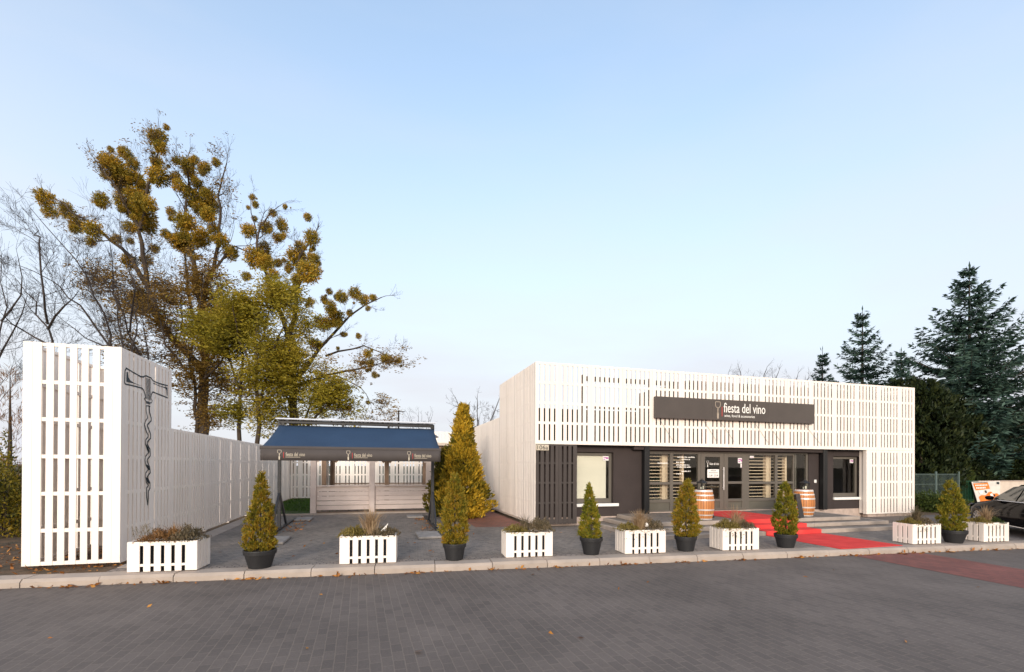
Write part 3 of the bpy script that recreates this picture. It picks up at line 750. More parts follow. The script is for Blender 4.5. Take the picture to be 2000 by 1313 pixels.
# ---------------------------------------------------------------- slat tower with corkscrew, long fence, back fence
TX0, TX1, TY0, TY1, TZ = -5.49, -4.16, 9.42, 11.43, 3.67
tower = thing('slat_tower', 'tall white slatted box tower with black corkscrew drawing at the left kerb', 'tower', (TX0, TY0, 0))
g = np.random.default_rng(9)
tg = [-5.215, -5.055, -4.90, -4.745, -4.59, -4.435]
trl = [(.05, .11), (.585, .645), (1.185, 1.245), (1.79, 1.85), (2.395, 2.455), (3.0, 3.06), (TZ-.055, TZ-.004)]
b = MB(); PT = lambda x, d, z: (x, TY0+d, z)
slats(b, tg, TX0, TX1, .05, TZ, PT, .060, gg=g); rails(b, TX0+.02, TX1-.03, trl, PT)
b.build('front_slats', 'white', tower, True)
b = MB(); PR = lambda x, d, z: (TX1-d, x, z)
def fg(y0, y1, p=.15, w=.25):
    r = []; y = y0+.16; k = 0
    while y < y1-.09: r.append(y); y += p if k % 6 != 5 else w; k += 1
    return r
slats(b, fg(TY0+.1, TY1), TY0+.024, TY1, .04, TZ-.002, PR, .044, gg=g); rails(b, TY0+.06, TY1-.02, trl, PR)
PR2 = lambda x, d, z: (TX1-.055-d, x, z)
for c in fg(TY0+.1, TY1)[1:]: slats(b, [], c-.055, c+.055, .06, TZ-.01, PR2, .01, gg=g)
b.build('side_slats', 'white', tower, True)
b = MB(); PLs = lambda x, d, z: (TX0+d, x, z)
slats(b, fg(TY0+.1, TY1), TY0+.024, TY1-.03, .05, TZ-.002, PLs, .05, gg=g); rails(b, TY0+.06, TY1-.06, trl, PLs)
b.build('side_slats', 'white', tower, True)
b = MB(); PB = lambda x, d, z: (x, TY1-d, z)
slats(b, [x+.03 for x in tg], TX0+.03, TX1-.03, .05, TZ-.002, PB, .060, gg=g); rails(b, TX0+.06, TX1-.06, trl, PB)
b.build('back_slats', 'white', tower, True)
# corkscrew drawn on the right face: outline in (y, z), traced as strokes of black paint
ck = MB()
def PX(y, z, k=0): return (TX1+.0035+k*.0008, y, z)
def stroke(pts, w):
    for i, (p, q) in enumerate(zip(pts[:-1], pts[1:])):
        w0 = w[i] if hasattr(w, '__len__') else w; w1 = w[i+1] if hasattr(w, '__len__') else w
        dy, dz = q[0]-p[0], q[1]-p[1]; L = math.hypot(dy, dz) or 1; ny, nz_ = -dz/L/2, dy/L/2
        ey, ez = dy/L*.006, dz/L*.006
        ck.quad(PX(p[0]-ny*w0-ey, p[1]-nz_*w0-ez), PX(q[0]-ny*w1+ey, q[1]-nz_*w1+ez), PX(q[0]+ny*w1+ey, q[1]+nz_*w1+ez), PX(p[0]+ny*w0-ey, p[1]+nz_*w0-ez))
S1 = .026
stroke([(9.572,3.346),(9.84,3.316),(10.091,3.295),(10.186,3.309),(10.282,3.347),(10.482,3.343),(10.56,3.309),(10.666,3.297),(10.883,3.297),(11.228,3.316)], S1)
stroke([(9.572,3.346),(9.531,3.295),(9.52,3.085),(9.555,3.07),(9.844,3.085),(10.142,3.093),(10.214,3.058),(10.264,2.985),(10.285,2.93)], S1)
ck.poly([PX(*p) for p in ((9.585,3.285),(9.578,3.123),(9.66,3.125),(9.658,3.19),(9.625,3.291))][::-1])
ck.poly([PX(*p, 1) for p in ((9.578,3.123),(9.586,3.112),(9.83,3.128),(10.19,3.128),(9.82,3.142),(9.70,3.165),(9.655,3.20))])
stroke([(10.587,3.259),(10.72,3.255)], .018); stroke([(10.76,3.253),(10.88,3.250)], .018); stroke([(10.92,3.249),(11.214,3.268)], .018)
ck.poly([PX(*p) for p in ((10.997,3.25),(11.112,3.243),(11.175,3.215),(11.19,3.108),(11.226,3.111),(11.217,3.274))])
stroke([(10.489,2.958),(10.509,3.032),(10.564,3.088),(10.832,3.079),(11.233,3.067)], S1)
for k in range(17):
    q = k/16; stroke([(10.287+.018*q, 3.302-.375*q), (10.472+.016*q, 3.300-.375*q)], .012)
stroke([(10.265,2.945),(10.229,2.911),(10.291,2.873),(10.517,2.872),(10.547,2.918),(10.502,2.948)], .016)
ck.poly([PX(*p, 1) for p in ((10.291,2.862),(10.291,2.835),(10.466,2.838),(10.47,2.862))]); stroke([(10.304,2.793),(10.462,2.80)], .020)
LL = [(10.304,2.781),(10.306,2.688),(10.37,2.578),(10.273,2.499),(10.237,2.438),(10.275,2.372),(10.33,2.30),(10.389,2.253),(10.39,2.217),(10.292,2.153),(10.294,2.072),(10.369,1.97),(10.42,1.924),(10.297,1.851),(10.274,1.781),(10.313,1.677),(10.413,1.606),(10.303,1.537),(10.3,1.456),(10.331,1.362),(10.419,1.306),(10.345,1.256),(10.36,1.08),(10.40,.937)]
RR = [(10.429,2.796),(10.438,2.691),(10.509,2.58),(10.51,2.533),(10.372,2.45),(10.36,2.414),(10.437,2.337),(10.49,2.271),(10.492,2.199),(10.367,2.122),(10.355,2.075),(10.47,1.985),(10.485,1.867),(10.373,1.794),(10.361,1.759),(10.463,1.642),(10.49,1.546),(10.366,1.466),(10.379,1.442),(10.481,1.345),(10.483,1.25),(10.421,1.194),(10.423,1.064),(10.40,.937)]
stroke(LL, [.02]*5+[.034, .03]+[.022]*14+[.03, .04, .03]); stroke(RR, [.034, .036]+[.03]*20+[.03, .02])
for a_, b_ in (((10.31,2.06),(10.44,1.93)), ((10.33,1.69),(10.46,1.60)), ((10.32,1.45),(10.45,1.34))):
    stroke([a_, ((a_[0]+b_[0])/2, (a_[1]+b_[1])/2), b_], [.02, .075, .02])
cko = ck.build('corkscrew_drawing', 'inkdark', tower, True)

fence = thing('slat_fence', 'long white slatted fence running back from the tower along the forecourt', 'fence', (TX1, TY1, 0))
b = MB()
FY0, FY1, FT = TY1+.012, 25.26, 2.455
slats(b, fg(FY0, FY1), FY0, FY1, .05, FT, PR, .046, gg=g)
rails(b, FY0+.02, FY1-.02, [(.06, .12), (.585, .645), (1.185, 1.245), (1.79, 1.85), (FT-.06, FT-.004)], PR)
PR2 = lambda x, d, z: (TX1-.055-d, x, z)
for c in fg(FY0, FY1): slats(b, [], c-.06, c+.06, .06, FT-.004, PR2, .01, gg=g)
b.build('slats', 'white', fence, True)
y = FY0+.4
while y < FY1:
    b = MB(); b.box(TX1-.17, TX1-.08, y, y+.08, -.1, FT-.05); b.build('post', 'white', fence, True); y += 1.95
bf = thing('slat_fence', 'white slatted back fence beyond the lawn behind the pergola', 'fence', (-4.1, 25.3, 0))
b = MB(); PBk = lambda x, d, z: (x, 25.3+d, z)
gp = []; x = -4.0; k = 0
while x < 2.3: gp.append(x); x += .165 if k % 6 not in (1, 5) else .28; k += 1
slats(b, gp, -4.13, 2.5, .06, 2.5, PBk, .058, gg=g)
rails(b, -4.1, 2.48, [(.07, .13), (.585, .66), (1.185, 1.26), (1.79, 1.86), (2.43, 2.496)], PBk)
b.build('slats', 'white', bf, True)
for xx in (-4.0, -2.0, 0.0, 2.0):
    b = MB(); b.box(xx, xx+.08, 25.36, 25.44, 0, 2.45); b.build('post', 'white', bf, True)

# rear annexe past the fence: slat fascia, beam, cream wall
an = thing('rear_annexe', 'low cream building with white slat fascia behind the golden thuja', 'building', (2.6, 25.0, 0))
b = MB(); PA = lambda x, d, z: (x, 25.0+d, z)
slats(b, [2.0+.165*k+(.1 if k > 5 else 0) for k in range(14)], 1.75, 4.9, 2.93, 3.50, PA, .05, gg=g); rails(b, 1.77, 4.88, [(2.93, 3.0), (3.43, 3.496)], PA); b.build('slat_fascia', 'white', an, True)
b = MB(); b.box(1.75, 4.9, 25.01, 25.2, 2.78, 2.92); b.build('beam', 'render', an, True)
b = MB(); b.box(1.9, 4.9, 25.3, 25.45, 2.25, 2.775); b.build('shade_board', 'rawwood', an, True)
b = MB(); b.box(2.75, 4.9, 25.9, 28, 0, 2.9); b.build('wall', 'render', an, True)
b = MB(); b.box(3.0, 3.5, 25.86, 25.896, .9, 2.1); b.build('window', 'void', an, True)
for xx in (1.95, 2.95, 3.9):
    b = MB(); b.box(xx, xx+.14, 25.46, 25.6, 0, 2.77); b.build('post', 'rawwood', an, True)

# ---------------------------------------------------------------- pergola
pg = thing('garden_pergola', 'whitewashed timber pergola with low boarded walls behind the awning', 'pergola', (-.15, 17.5, 0))
fx = (-2.13, -.19, 1.80)
def post(x, y, mat, w=.19, top=2.55):
    b = MB(); b.box(x-w/2, x+w/2, y-w/2, y+w/2, .0, top, .012); p_ = b.build('post', mat, pg, True); return p_
def brace(x, y, dx, mat, top=2.45):
    b = MB(); b.beam((x+dx*.10, y, top-.62), (x+dx*.62, y, top-.08), .10, .10); b.build('brace', mat, pg, True)
for i, x in enumerate(fx):
    post(x, 17.5, 'whitewash')
    for dx in (-1, 1):
        if not (i == 0 and dx < 0) and not (i == 2 and dx > 0): brace(x, 17.5, dx, 'whitewash')
for x, y in ((-2.06, 20.2), (-1.80, 20.8), (.37, 20.8), (1.95, 20.6)):
    post(x, y, 'rawwood', .18)
for dx in (-1, 1): brace(.37, 20.8, dx, 'rawwood')
brace(-1.80, 20.8, 1, 'rawwood')
b = MB(); b.tube([(-1.93, 20.3, .4), (-1.93, 20.3, 2.5)], .035, 8); b.build('downpipe', 'sill', pg, True)
for x0, x1 in ((fx[0]+.10, fx[1]-.10), (fx[1]+.10, fx[2]-.10)):
    b = MB()
    for k in range(5):
        z0 = .14+.162*k; b.box(x0, x1, 17.49, 17.52, z0+(.006 if k else 0), z0+.156-.004*(k % 2), .004)
    b.build('wall_boards', 'whitewash', pg, True)
    b = MB(); b.box(x0, x1, 17.44, 17.56, .955, 1.0, .006); b.build('rail', 'whitewash', pg, True)
b = MB()
for k in range(5): b.box(-1.9, 1.86, 20.78, 20.81, .16+.15*k, .30+.15*k, .004)
b.build('wall_boards', 'whitewash', pg, True)
b = MB(); b.box(-1.9, 1.86, 20.74, 20.86, .92, .965, .006); b.build('rail', 'rawwood', pg, True)
b = MB(); b.box(-2.3, 2.0, 17.42, 17.58, 2.555, 2.70, .01); b.box(-2.3, 2.1, 20.7, 20.86, 2.555, 2.70, .01); b.build('top_beam', 'whitewash', pg, True)
b = MB(); b.prism([(17.1, 2.71), (19.15, 3.0), (21.2, 2.71), (21.2, 2.75), (19.15, 3.04), (17.1, 2.75)], 'x', -2.4, 2.1); b.build('roof', 'darkslat', pg, True)
b = MB(); b.box(-2.2, 1.95, 17.56, 20.7, -.02, .055); b.build('floor', 'rawwood', pg, True)

# ---------------------------------------------------------------- free-standing awning
aw = thing('free_standing_awning', 'navy free-standing awning with charcoal valance over the forecourt', 'awning', (-.5, 13.5, 0))
AXL, AXR, AY = -2.47, 1.50, 13.5
for xx in (AXL, AXR):
    b = MB(); b.box(xx-.04, xx+.04, AY-.04, AY+.04, .06, 2.86, .006); b.build('post', 'anthracite', aw, True)
    b = MB(); b.box(xx-.04, xx+.04, 11.2, 16.0, .012, .058, .004); b.build('base_beam', 'anthracite', aw, True)
    for dy in (-1, 1):
        b = MB(); b.beam((xx, AY+dy*.05, .95), (xx, AY+dy*.95, .07), .05, .06); b.build('brace', 'anthracite', aw, True)
b = MB(); b.prism([(13.25, 2.88), (13.28, 2.915), (13.75, 2.95), (13.75, 2.91)], 'x', AXL-.06, AXR+.07); b.build('rain_cover', 'alu', aw, True)
b = MB(); b.box(AXL, AXR, 13.40, 13.58, 2.79, 2.874, .01); b.build('cross_beam', 'anthracite', aw, True)
for xx in (AXL+.1, -.9, .28, AXR-.04):
    b = MB(); b.box(xx-.03, xx+.03, 13.33, 13.42, 2.66, 2.80); b.build('bracket', 'black', aw, True)
b = MB(); b.tube([(AXL+.02, 13.34, 2.68), (AXR-.0, 13.34, 2.68)], .05, 12); b.build('roller', 'valance', aw, True)
b = MB()                                              # cloth: slightly sagging between roller and front bar
ny, nx = 14, 20
for j in range(ny+1):
    t = j/ny
    for i in range(nx+1):
        s_ = i/nx
        x0 = AXL+.02 + (-2.50-AXL-.02)*t; x1 = AXR + (1.47-AXR)*t
        zz = 2.73 + (2.10-2.73)*t - .035*math.sin(math.pi*t) - .006*math.sin(math.pi*t)*math.sin(s_*9)
        b.v.append((x0+(x1-x0)*s_, 13.33+(11.62-13.33)*t, zz))
for j in range(ny):
    for i in range(nx):
        a = j*(nx+1)+i; b.f.append((a, a+nx+1, a+nx+2, a+1))
co = b.build('canopy', 'navy', aw, True, smooth=True); md = co.modifiers.new('thickness', 'SOLIDIFY'); md.thickness = .006
b = MB(); b.tube([(-2.52, 11.60, 2.085), (1.49, 11.60, 2.085)], .045, 12); b.build('front_bar', 'valance', aw, True)
for xx in (-1.6, .55):
    b = MB(); b.tube([(xx, 13.3, 2.60), (xx+.35, 12.5, 2.22), (xx, 11.66, 2.05)], .025, 8); b.build('folding_arm', 'anthracite', aw, True)
b = MB(); nx = 60
for j in range(2):
    for i in range(nx+1):
        xx = -2.505+(1.475+2.505)*i/nx; b.v.append((xx, 11.56+(.006*math.sin(i*1.3) if j else 0), 2.06 if j == 0 else 1.80))
for i in range(nx): b.f.append((nx+1+i, nx+2+i, i+1, i))
va = b.build('valance', 'valance', aw, True, smooth=True); md = va.modifiers.new('thickness', 'SOLIDIFY'); md.thickness = .004
for cx in (-2.12, -.66, .72):
    b = MB(); goblet(b, cx, 1.82, .22, lambda x, z: (x, 11.553, z)); l_ = b.build('logo', 'plate', None); l_.data.transform(aw.matrix_basis.inverted()); l_.parent = va
    t_ = text_part('lettering', 'fiesta del vino', 'plate', aw, cx+.13, cx+.53, 1.90, 1.985, 11.551, .004); t_.parent = va
    b = MB(); xx = cx+.13
    while xx < cx+.43: b.box(xx, xx+.012, 11.549, 11.552, 1.872, 1.884); xx += .018
    s_ = b.build('small_lettering', 'plate', None); s_.data.transform(aw.matrix_basis.inverted()); s_.parent = va; stuff(s_)
    b = MB(); b.box(cx+.085, cx+.092, 11.551, 11.554, 1.86, 1.99); s_ = b.build('red_mark', 'red', None); s_.data.transform(aw.matrix_basis.inverted()); s_.parent = va
for x0, x1, ya, yb, lab in ((.91, 1.455, 11.0, 11.95, 'grey concrete slab weighting the front right awning foot'), (.93, 1.45, 15.5, 16.1, 'grey concrete slab at the back right awning foot by the pergola'),
                       (-2.42, -1.93, 11.0, 11.95, 'grey concrete slab half hidden behind the leftmost potted conifer'), (-2.42, -1.95, 15.4, 16.1, 'grey concrete slab at the back left awning foot by the lawn'),
                       (1.55, 2.05, 12.2, 12.8, 'grey concrete slab outside the right awning post beside the thuja')):
    b = MB(); b.box(x0, x1, ya, yb, .006, .058, .01); tag(b.build('concrete_slab', 'slab'), lab, 'slab', 'slabs weighting the awning feet')

# ---------------------------------------------------------------- barrels, lanterns, boards
def barrel(loc, lab, h):
    t = thing('wine_barrel', lab, 'barrel', loc, group='wine barrels on the terrace')
    rr = lambda u: .225 + .06*(1-(2*u-1)**2)
    n = 26; b = MB()
    for k in range(n):
        a0 = 2*math.pi*k/n+.012; a1 = 2*math.pi*(k+1)/n-.012; i = len(b.v); m_ = 12
        for q in range(m_+1):
            u = q/m_; r_ = rr(u)
            b.v += [(r_*math.cos(a0), r_*math.sin(a0), u*h), (r_*math.cos((a0+a1)/2)*1.004, r_*math.sin((a0+a1)/2)*1.004, u*h), (r_*math.cos(a1), r_*math.sin(a1), u*h)]
        for q in range(m_):
            for w in (0, 1): b.f.append((i+q*3+w, i+q*3+w+1, i+q*3+w+4, i+q*3+w+3))
    b.build('staves', 'oak', t)
    b = MB(); b.lathe([(rr(u)-.006, u*h) for u in np.linspace(.02, .98, 10)], 26); b.build('stave_joints', 'inkdark', t)
    for u0, u1 in ((.0, .045), (.14, .18), (.31, .36), (.64, .69), (.80, .845), (.935, 1.0)):
        b = MB(); us = np.linspace(u0, u1, 3); b.lathe([(rr(us[0])+.001, us[0]*h)] + [(rr(u)+.006, u*h) for u in us] + [(rr(us[-1])+.001, us[-1]*h)], 32); b.build('hoop', 'hoop', t, smooth=False)
    b = MB(); b.lathe([(0, h-.02), (.215, h-.02), (.222, h-.001)], 26); b.build('barrel_head', 'oak', t)
    return t
BH = .79
barrel((8.42, 10.77, .302), 'oak wine barrel with steel hoops left of the glass doors', BH)
barrel((11.93, 10.85, .302), 'oak wine barrel with steel hoops at the right end of the terrace', BH-.03)
def lantern(loc, rz, lab):
    t = thing('candle_lantern', lab, 'lantern', loc, rz, 'black lanterns on the barrels')
    w = .115; t.scale = (.72, .72, .78)
    b = MB(); b.box(-w-.01, w+.01, -w-.01, w+.01, 0, .025, .006)
    for sx in (-1, 1):
        for sy in (-1, 1): b.box(sx*w-.010, sx*w+.010, sy*w-.010, sy*w+.010, .025, .225)
    b.box(-w-.025, w+.025, -w-.025, w+.025, .226, .25, .006)
    b.build('frame', 'black', t)
    b = MB()
    i = 0
    ring = lambda r_, z: [(-r_, -r_, z), (r_, -r_, z), (r_, r_, z), (-r_, r_, z)]
    b.v = ring(w+.02, .25) + ring(.055, .315) + ring(.055, .335) + ring(.02, .355)
    for k in range(3):
        for j in range(4): b.f.append((k*4+j, k*4+(j+1) % 4, k*4+4+(j+1) % 4, k*4+4+j))
    b.f.append((12, 13, 14, 15)); b.build('roof', 'black', t)
    b = MB(); b.tube([(.03*math.cos(a_), 0, .375+.03*math.sin(a_)) for a_ in np.linspace(0, 2*math.pi, 13)], .005, 5); b.build('ring', 'black', t)
    for s_, nm in ((-1, 0), (1, 0)):
        p = MB(); p.box(-w+.012, w-.012, s_*w-.002, s_*w+.002, .027, .224); p.build('pane', 'glass', t)
        p = MB(); p.box(s_*w-.002, s_*w+.002, -w+.012, w-.012, .027, .224); p.build('pane', 'glass', t)
    for cx, hh in ((-.04, .10), (.045, .13)):
        b = MB(); b.lathe([(0, .026), (.032, .026), (.032, hh), (0, hh)], 12, cx, .0); b.build('candle', 'wax', t)
lantern((8.36, 10.74, .303+BH), R(12), 'black candle lantern on the left barrel beside the doors')
lantern((11.93, 10.82, .303+BH-.03), R(-8), 'black candle lantern on the right barrel')
for loc, rz, lab, hh in (((8.80, 11.05, .300), R(35), 'small dark folding stand leaning behind the left barrel', .42), ((11.30, 10.48, .300), R(28), 'black folding chalkboard beside the right barrel', .66)):
    t = thing('chalkboard_stand', lab, 'chalkboard', loc, rz)
    b = MB()
    b.v = [(-.2, -.12, 0), (.2, -.12, 0), (.2, -.01, hh), (-.2, -.01, hh), (-.2, -.105, 0), (.2, -.105, 0), (.2, .005, hh), (-.2, .005, hh)]
    b.f = [(0, 1, 2, 3), (7, 6, 5, 4), (0, 4, 5, 1), (1, 5, 6, 2), (2, 6, 7, 3), (3, 7, 4, 0)]; b.build('front_board', 'black', t)
    b = MB(); b.v = [(x, -y+.02, z) for x, y, z in [(-.2, -.12, 0), (.2, -.12, 0), (.2, -.01, hh), (-.2, -.01, hh), (-.2, -.105, 0), (.2, -.105, 0), (.2, .005, hh), (-.2, .005, hh)]]
    b.f = [(3, 2, 1, 0), (4, 5, 6, 7), (1, 5, 4, 0), (2, 6, 5, 1), (3, 7, 6, 2), (0, 4, 7, 3)]; b.build('back_board', 'black', t)

# ---------------------------------------------------------------- planters and their plants
def tuft(n, h, spread, g, base=(0, 0), w=.008):
    h = h*1.55; n = int(n*1.35)
    """dry grass: curved narrow blades from one crown"""
    out = []
    for k in range(n):
        az = g.uniform(0, 2*math.pi); le = g.uniform(.55, 1.0)*h; out_ = abs(g.normal(0, spread))
        p0 = np.array([base[0]+g.normal(0, .035), base[1]+g.normal(0, .03), 0.]); d = np.array([math.cos(az), math.sin(az), 0])
        p1 = p0 + d*out_*.35*le + [0, 0, le*.6]; p2 = p0 + d*out_*le*1.0 + [0, 0, le*(1-.25*min(out_, 1))]
        s = np.array([-d[1], d[0], 0])*w/2
        s = s if g.random() < .5 else np.array([w/2, 0, 0])
        out += [p0-s, p0+s, p1+s*.8, p1-s*.8, p1-s*.8, p1+s*.8, p2+s*.2, p2-s*.2]
    return np.array(out)
def bush(n, c, r, h, g, L=.045, W_=.014):
    """low cushion of small leaves on short shoots"""
    C = np.stack([c[0]+r[0]*g.normal(0, .5, n).clip(-1, 1), c[1]+r[1]*g.normal(0, .5, n).clip(-1, 1), np.zeros(n)], 1)
    q = ((C[:, 0]-c[0])/r[0])**2 + ((C[:, 1]-c[1])/r[1])**2
    lump = 1+.45*np.sin(C[:, 0]*23+c[0]*7)*np.cos(C[:, 1]*19)
    C[:, 2] = h*np.sqrt(np.clip(1.1-q, .03, 1))*lump*g.uniform(.25, 1.0, n)
    D = g.normal(size=(n, 3))*.55 + [0, 0, .9]
    return leaves(C, D, g.uniform(.6, 1.3, n)*L, W_, g)
def wisps(n, c, r, h, g):
    out = []
    for k in range(n):
        p0 = np.array([c[0]+g.uniform(-r, r), c[1]+g.uniform(-.1, .1), 0]); top = p0+[g.normal(0, .08), g.normal(0, .05), h*g.uniform(.6, 1)]
        s = np.array([.0018, 0, 0]); out += [p0-s, p0+s, top+s, top-s]
        for q in range(5):
            p = p0+(top-p0)*g.uniform(.45, 1); d = g.normal(size=3)*.02; out += [p, p+d+[.004, 0, .004], p+d*1.3+[0, 0, .008], p+d*.5+[-.004, 0, .004]]
    return np.array(out)
def planter(loc, rz, w, h, d, lab, plants, seed, side_gap=.012, extra=None):
    t = thing('planter_box', lab, 'planter', loc, rz, 'white slatted planter boxes along the kerb')
    g = np.random.default_rng(seed); b = MB()
    n = 6; sw = w*.098; gw = (w-sw*n)/(n-1) * .62; ew = (w - gw*(n-1) - sw*(n-2))/2
    xs = [0]; widths = [ew]+[sw]*(n-2)+[ew]; xs = np.cumsum([0]+[ww+gw for ww in widths[:-1]])
    for x, ww in zip(xs, widths):
        for yy, s in ((0, 1), (d, -1)): b.box(x, x+ww, min(yy, yy+s*.018), max(yy, yy+s*.018), .012+g.uniform(0, .004), h-g.uniform(0, .003), .003)
    ns = 4; gs = .022; wd = (d-.037-gs*(ns-1))/ns
    for k in range(ns):
        y0 = .0185+k*(wd+gs)
        for xx, s in ((0, 1), (w, -1)): b.box(min(xx, xx+s*.018), max(xx, xx+s*.018), y0, y0+wd, .012+g.uniform(0, .004), h-g.uniform(0, .003), .003)
    b.build('slats', 'white', t)
    b = MB()
    for za, zb in ((h-.065, h-.004), (.095, .132)):
        b.box(.006, w-.006, .007, .034, za, zb); b.box(.006, w-.006, d-.034, d-.007, za, zb)
        b.box(.007, .034, .035, d-.035, za, zb); b.box(w-.034, w-.007, .035, d-.035, za, zb)
    b.build('rails', 'white', t)
    b = MB(); b.box(.05, w-.05, .05, d-.05, .03, h-.05); b.build('liner', 'void', t)
    b = MB(); b.box(.045, w-.045, .045, d-.045, h-.049, h-.035); b.build('soil', 'soil', t)
    for kind, mat, args in plants:
        if kind == 'tuft': n_, hh, sp, cx = args; V = tuft(n_, hh, sp, g, (w*cx, d*.5)); nm = 'grass_tuft'
        elif kind == 'bush': n_, cx, rx, hh = args; V = bush(n_, (w*cx, d*.5), (rx*w, d*.52), hh, g); nm = 'low_shrub'
        elif kind == 'wisp': n_, cx, hh = args; V = wisps(n_, (w*cx, d*.5), .15, hh, g); nm = 'dry_stems'
        elif kind == 'trail':
            n_, cx = args
            C = np.stack([w*cx+g.normal(0, .13, n_), -.02-g.uniform(0, .03, n_), -g.uniform(0, 1, n_)**1.7*.16+.02], 1); V = leaves(C, g.normal(size=(n_, 3))*.5-[0, 0, .6], .03, .012, g); nm = 'trailing_stems'
        V = V + [0, 0, h-.035]
        link(nm, npmesh(nm, V), mat, t)
    if extra: extra(t, w, h, d)
    return t
def tagcard(t, w, h, d):
    b = MB(); b.v = [(w*.72, d*.4, h-.03), (w*.80, d*.4, h+.06), (w*.84, d*.42, h+.19), (w*.70, d*.4, h+.05)]; b.f = [(0, 1, 2, 3)]
    o = b.build('white_tag', 'sill', t); o.modifiers.new('thickness', 'SOLIDIFY').thickness = .004
def whitestone(t, w, h, d):
    b = MB(); b.lathe([(0, 0), (.03, .01), (.04, .05), (.025, .085), (0, .095)], 10, w*.62, d*.35); o = b.build('white_ornament', 'sill', t, smooth=True); o.location = (0, 0, h+.03)
B_, T_, W_P, TR = 'bush', 'tuft', 'wisp', 'trail'
planter((-3.75, 8.70, 0), R(-4), .98, .485, .50, 'white slatted planter with rust heather below the tower, leftmost of the row',
        [(B_, 'rust', (1500, .38, .30, .16)), (B_, 'heather', (1500, .76, .26, .20)), (W_P, 'heather', (26, .12, .30)), (T_, 'rust', (60, .22, .5, .55))], 1)
planter((-.62, 8.53, 0), R(-5), .94, .485, .48, 'white slatted planter with tall straw tuft and white tag before the awning',
        [(B_, 'lime', (1300, .22, .26, .13)), (B_, 'heather', (1300, .78, .26, .12)), (T_, 'straw', (190, .36, .55, .52))], 2, extra=tagcard)
planter((2.28, 8.38, 0), R(-4), .90, .47, .46, 'white slatted planter with tall grey shrub at its right before the dark slat panel',
        [(B_, 'lime', (1100, .25, .25, .12)), (B_, 'heather', (1900, .78, .28, .22)), (T_, 'heather', (50, .25, .5, .45)), (W_P, 'heather', (12, .72, .24))], 3)
planter((4.60, 8.14, 0), R(-4), .86, .47, .46, 'white slatted planter with broad straw tuft left of the steps',
        [(B_, 'lime', (1000, .2, .25, .12)), (B_, 'heather', (1500, .8, .26, .17)), (T_, 'straw', (230, .29, .75, .50)), (TR, 'heather', (40, .35))], 4, extra=whitestone)
planter((6.72, 7.99, 0), R(-6), .82, .455, .46, 'white slatted planter with olive heather on the left and trailing stems before the red carpet',
        [(B_, 'lime', (1600, .30, .30, .15)), (B_, 'heather', (1300, .76, .26, .14)), (T_, 'straw', (90, .34, .8, .55)), (TR, 'heather', (80, .32))], 5)
planter((11.41, 7.60, 0), R(-6), .76, .455, .46, 'white slatted planter with brownish wisps right of the red carpet',
        [(B_, 'lime', (900, .28, .25, .11)), (B_, 'heather', (1100, .7, .28, .11)), (T_, 'heather', (160, .30, .75, .5)), (TR, 'juniper', (45, .35)), (W_P, 'juniper', (6, .15, .22))], 6)
planter((13.40, 7.43, 0), R(-6), .72, .45, .45, 'white slatted planter with straw tuft in front of the black car, rightmost of the row',
        [(B_, 'lime', (900, .25, .26, .11)), (B_, 'juniper', (800, .78, .2, .10)), (T_, 'straw', (170, .29, .7, .5)), (TR, 'heather', (30, .4))], 7)

def conifer_leaves(h, r, g, n, prof, L=.075, W_=.020, droop=0.0, lump=.14):
    """dense pointed crown: upright sprays on the outside of a profile, with lumps and hollows"""
    z = h*(1-np.sqrt(g.uniform(0, 1, n)))*1.0
    z = h*g.beta(1.05, 1.55, n)
    az = g.uniform(0, 2*math.pi, n)
    base = np.interp(z/h, [p[0] for p in prof], [p[1] for p in prof])*r
    lp = 1+lump*np.sin(az*5+z*13/h*2.1)*np.sin(z*21/h+az*2) + lump*.6*np.sin(az*11+z*37/h)
    rr = base*lp*np.sqrt(g.uniform(.28, 1.0, n))
    C = np.stack([rr*np.cos(az), rr*np.sin(az), z], 1)
    out = np.stack([np.cos(az), np.sin(az), np.zeros(n)], 1)
    K = C[g.integers(0, n, max(40, n//14))]; K = K + g.normal(size=K.shape)*r*.05    # boughs: draw the sprays together
    near = K[np.argmin(((C[:, None, :]-K[None, :, :])**2).sum(2), 1)]
    C = C + (near-C)*g.uniform(.25, .6, (n, 1)) + out*g.uniform(-.1, .12, (n, 1))*r*.5
    V = []
    for k in range(4):
        D = out*g.uniform(.3, .9, (n, 1)) + [0, 0, .9-droop] + g.normal(size=(n, 3))*.42
        V.append(leaves(C + g.normal(size=(n, 3))*.012*(h/1.3), D, g.uniform(.6, 1.2, n)*L, W_, g))
    return np.concatenate(V)
PROF = [(0, .66), (.05, .92), (.14, 1.0), (.35, .82), (.55, .58), (.75, .33), (.9, .15), (1.0, .02)]
PROF2 = [(0, .6), (.07, .85), (.2, 1.0), (.45, .88), (.65, .68), (.82, .46), (.93, .26), (1.0, .04)]
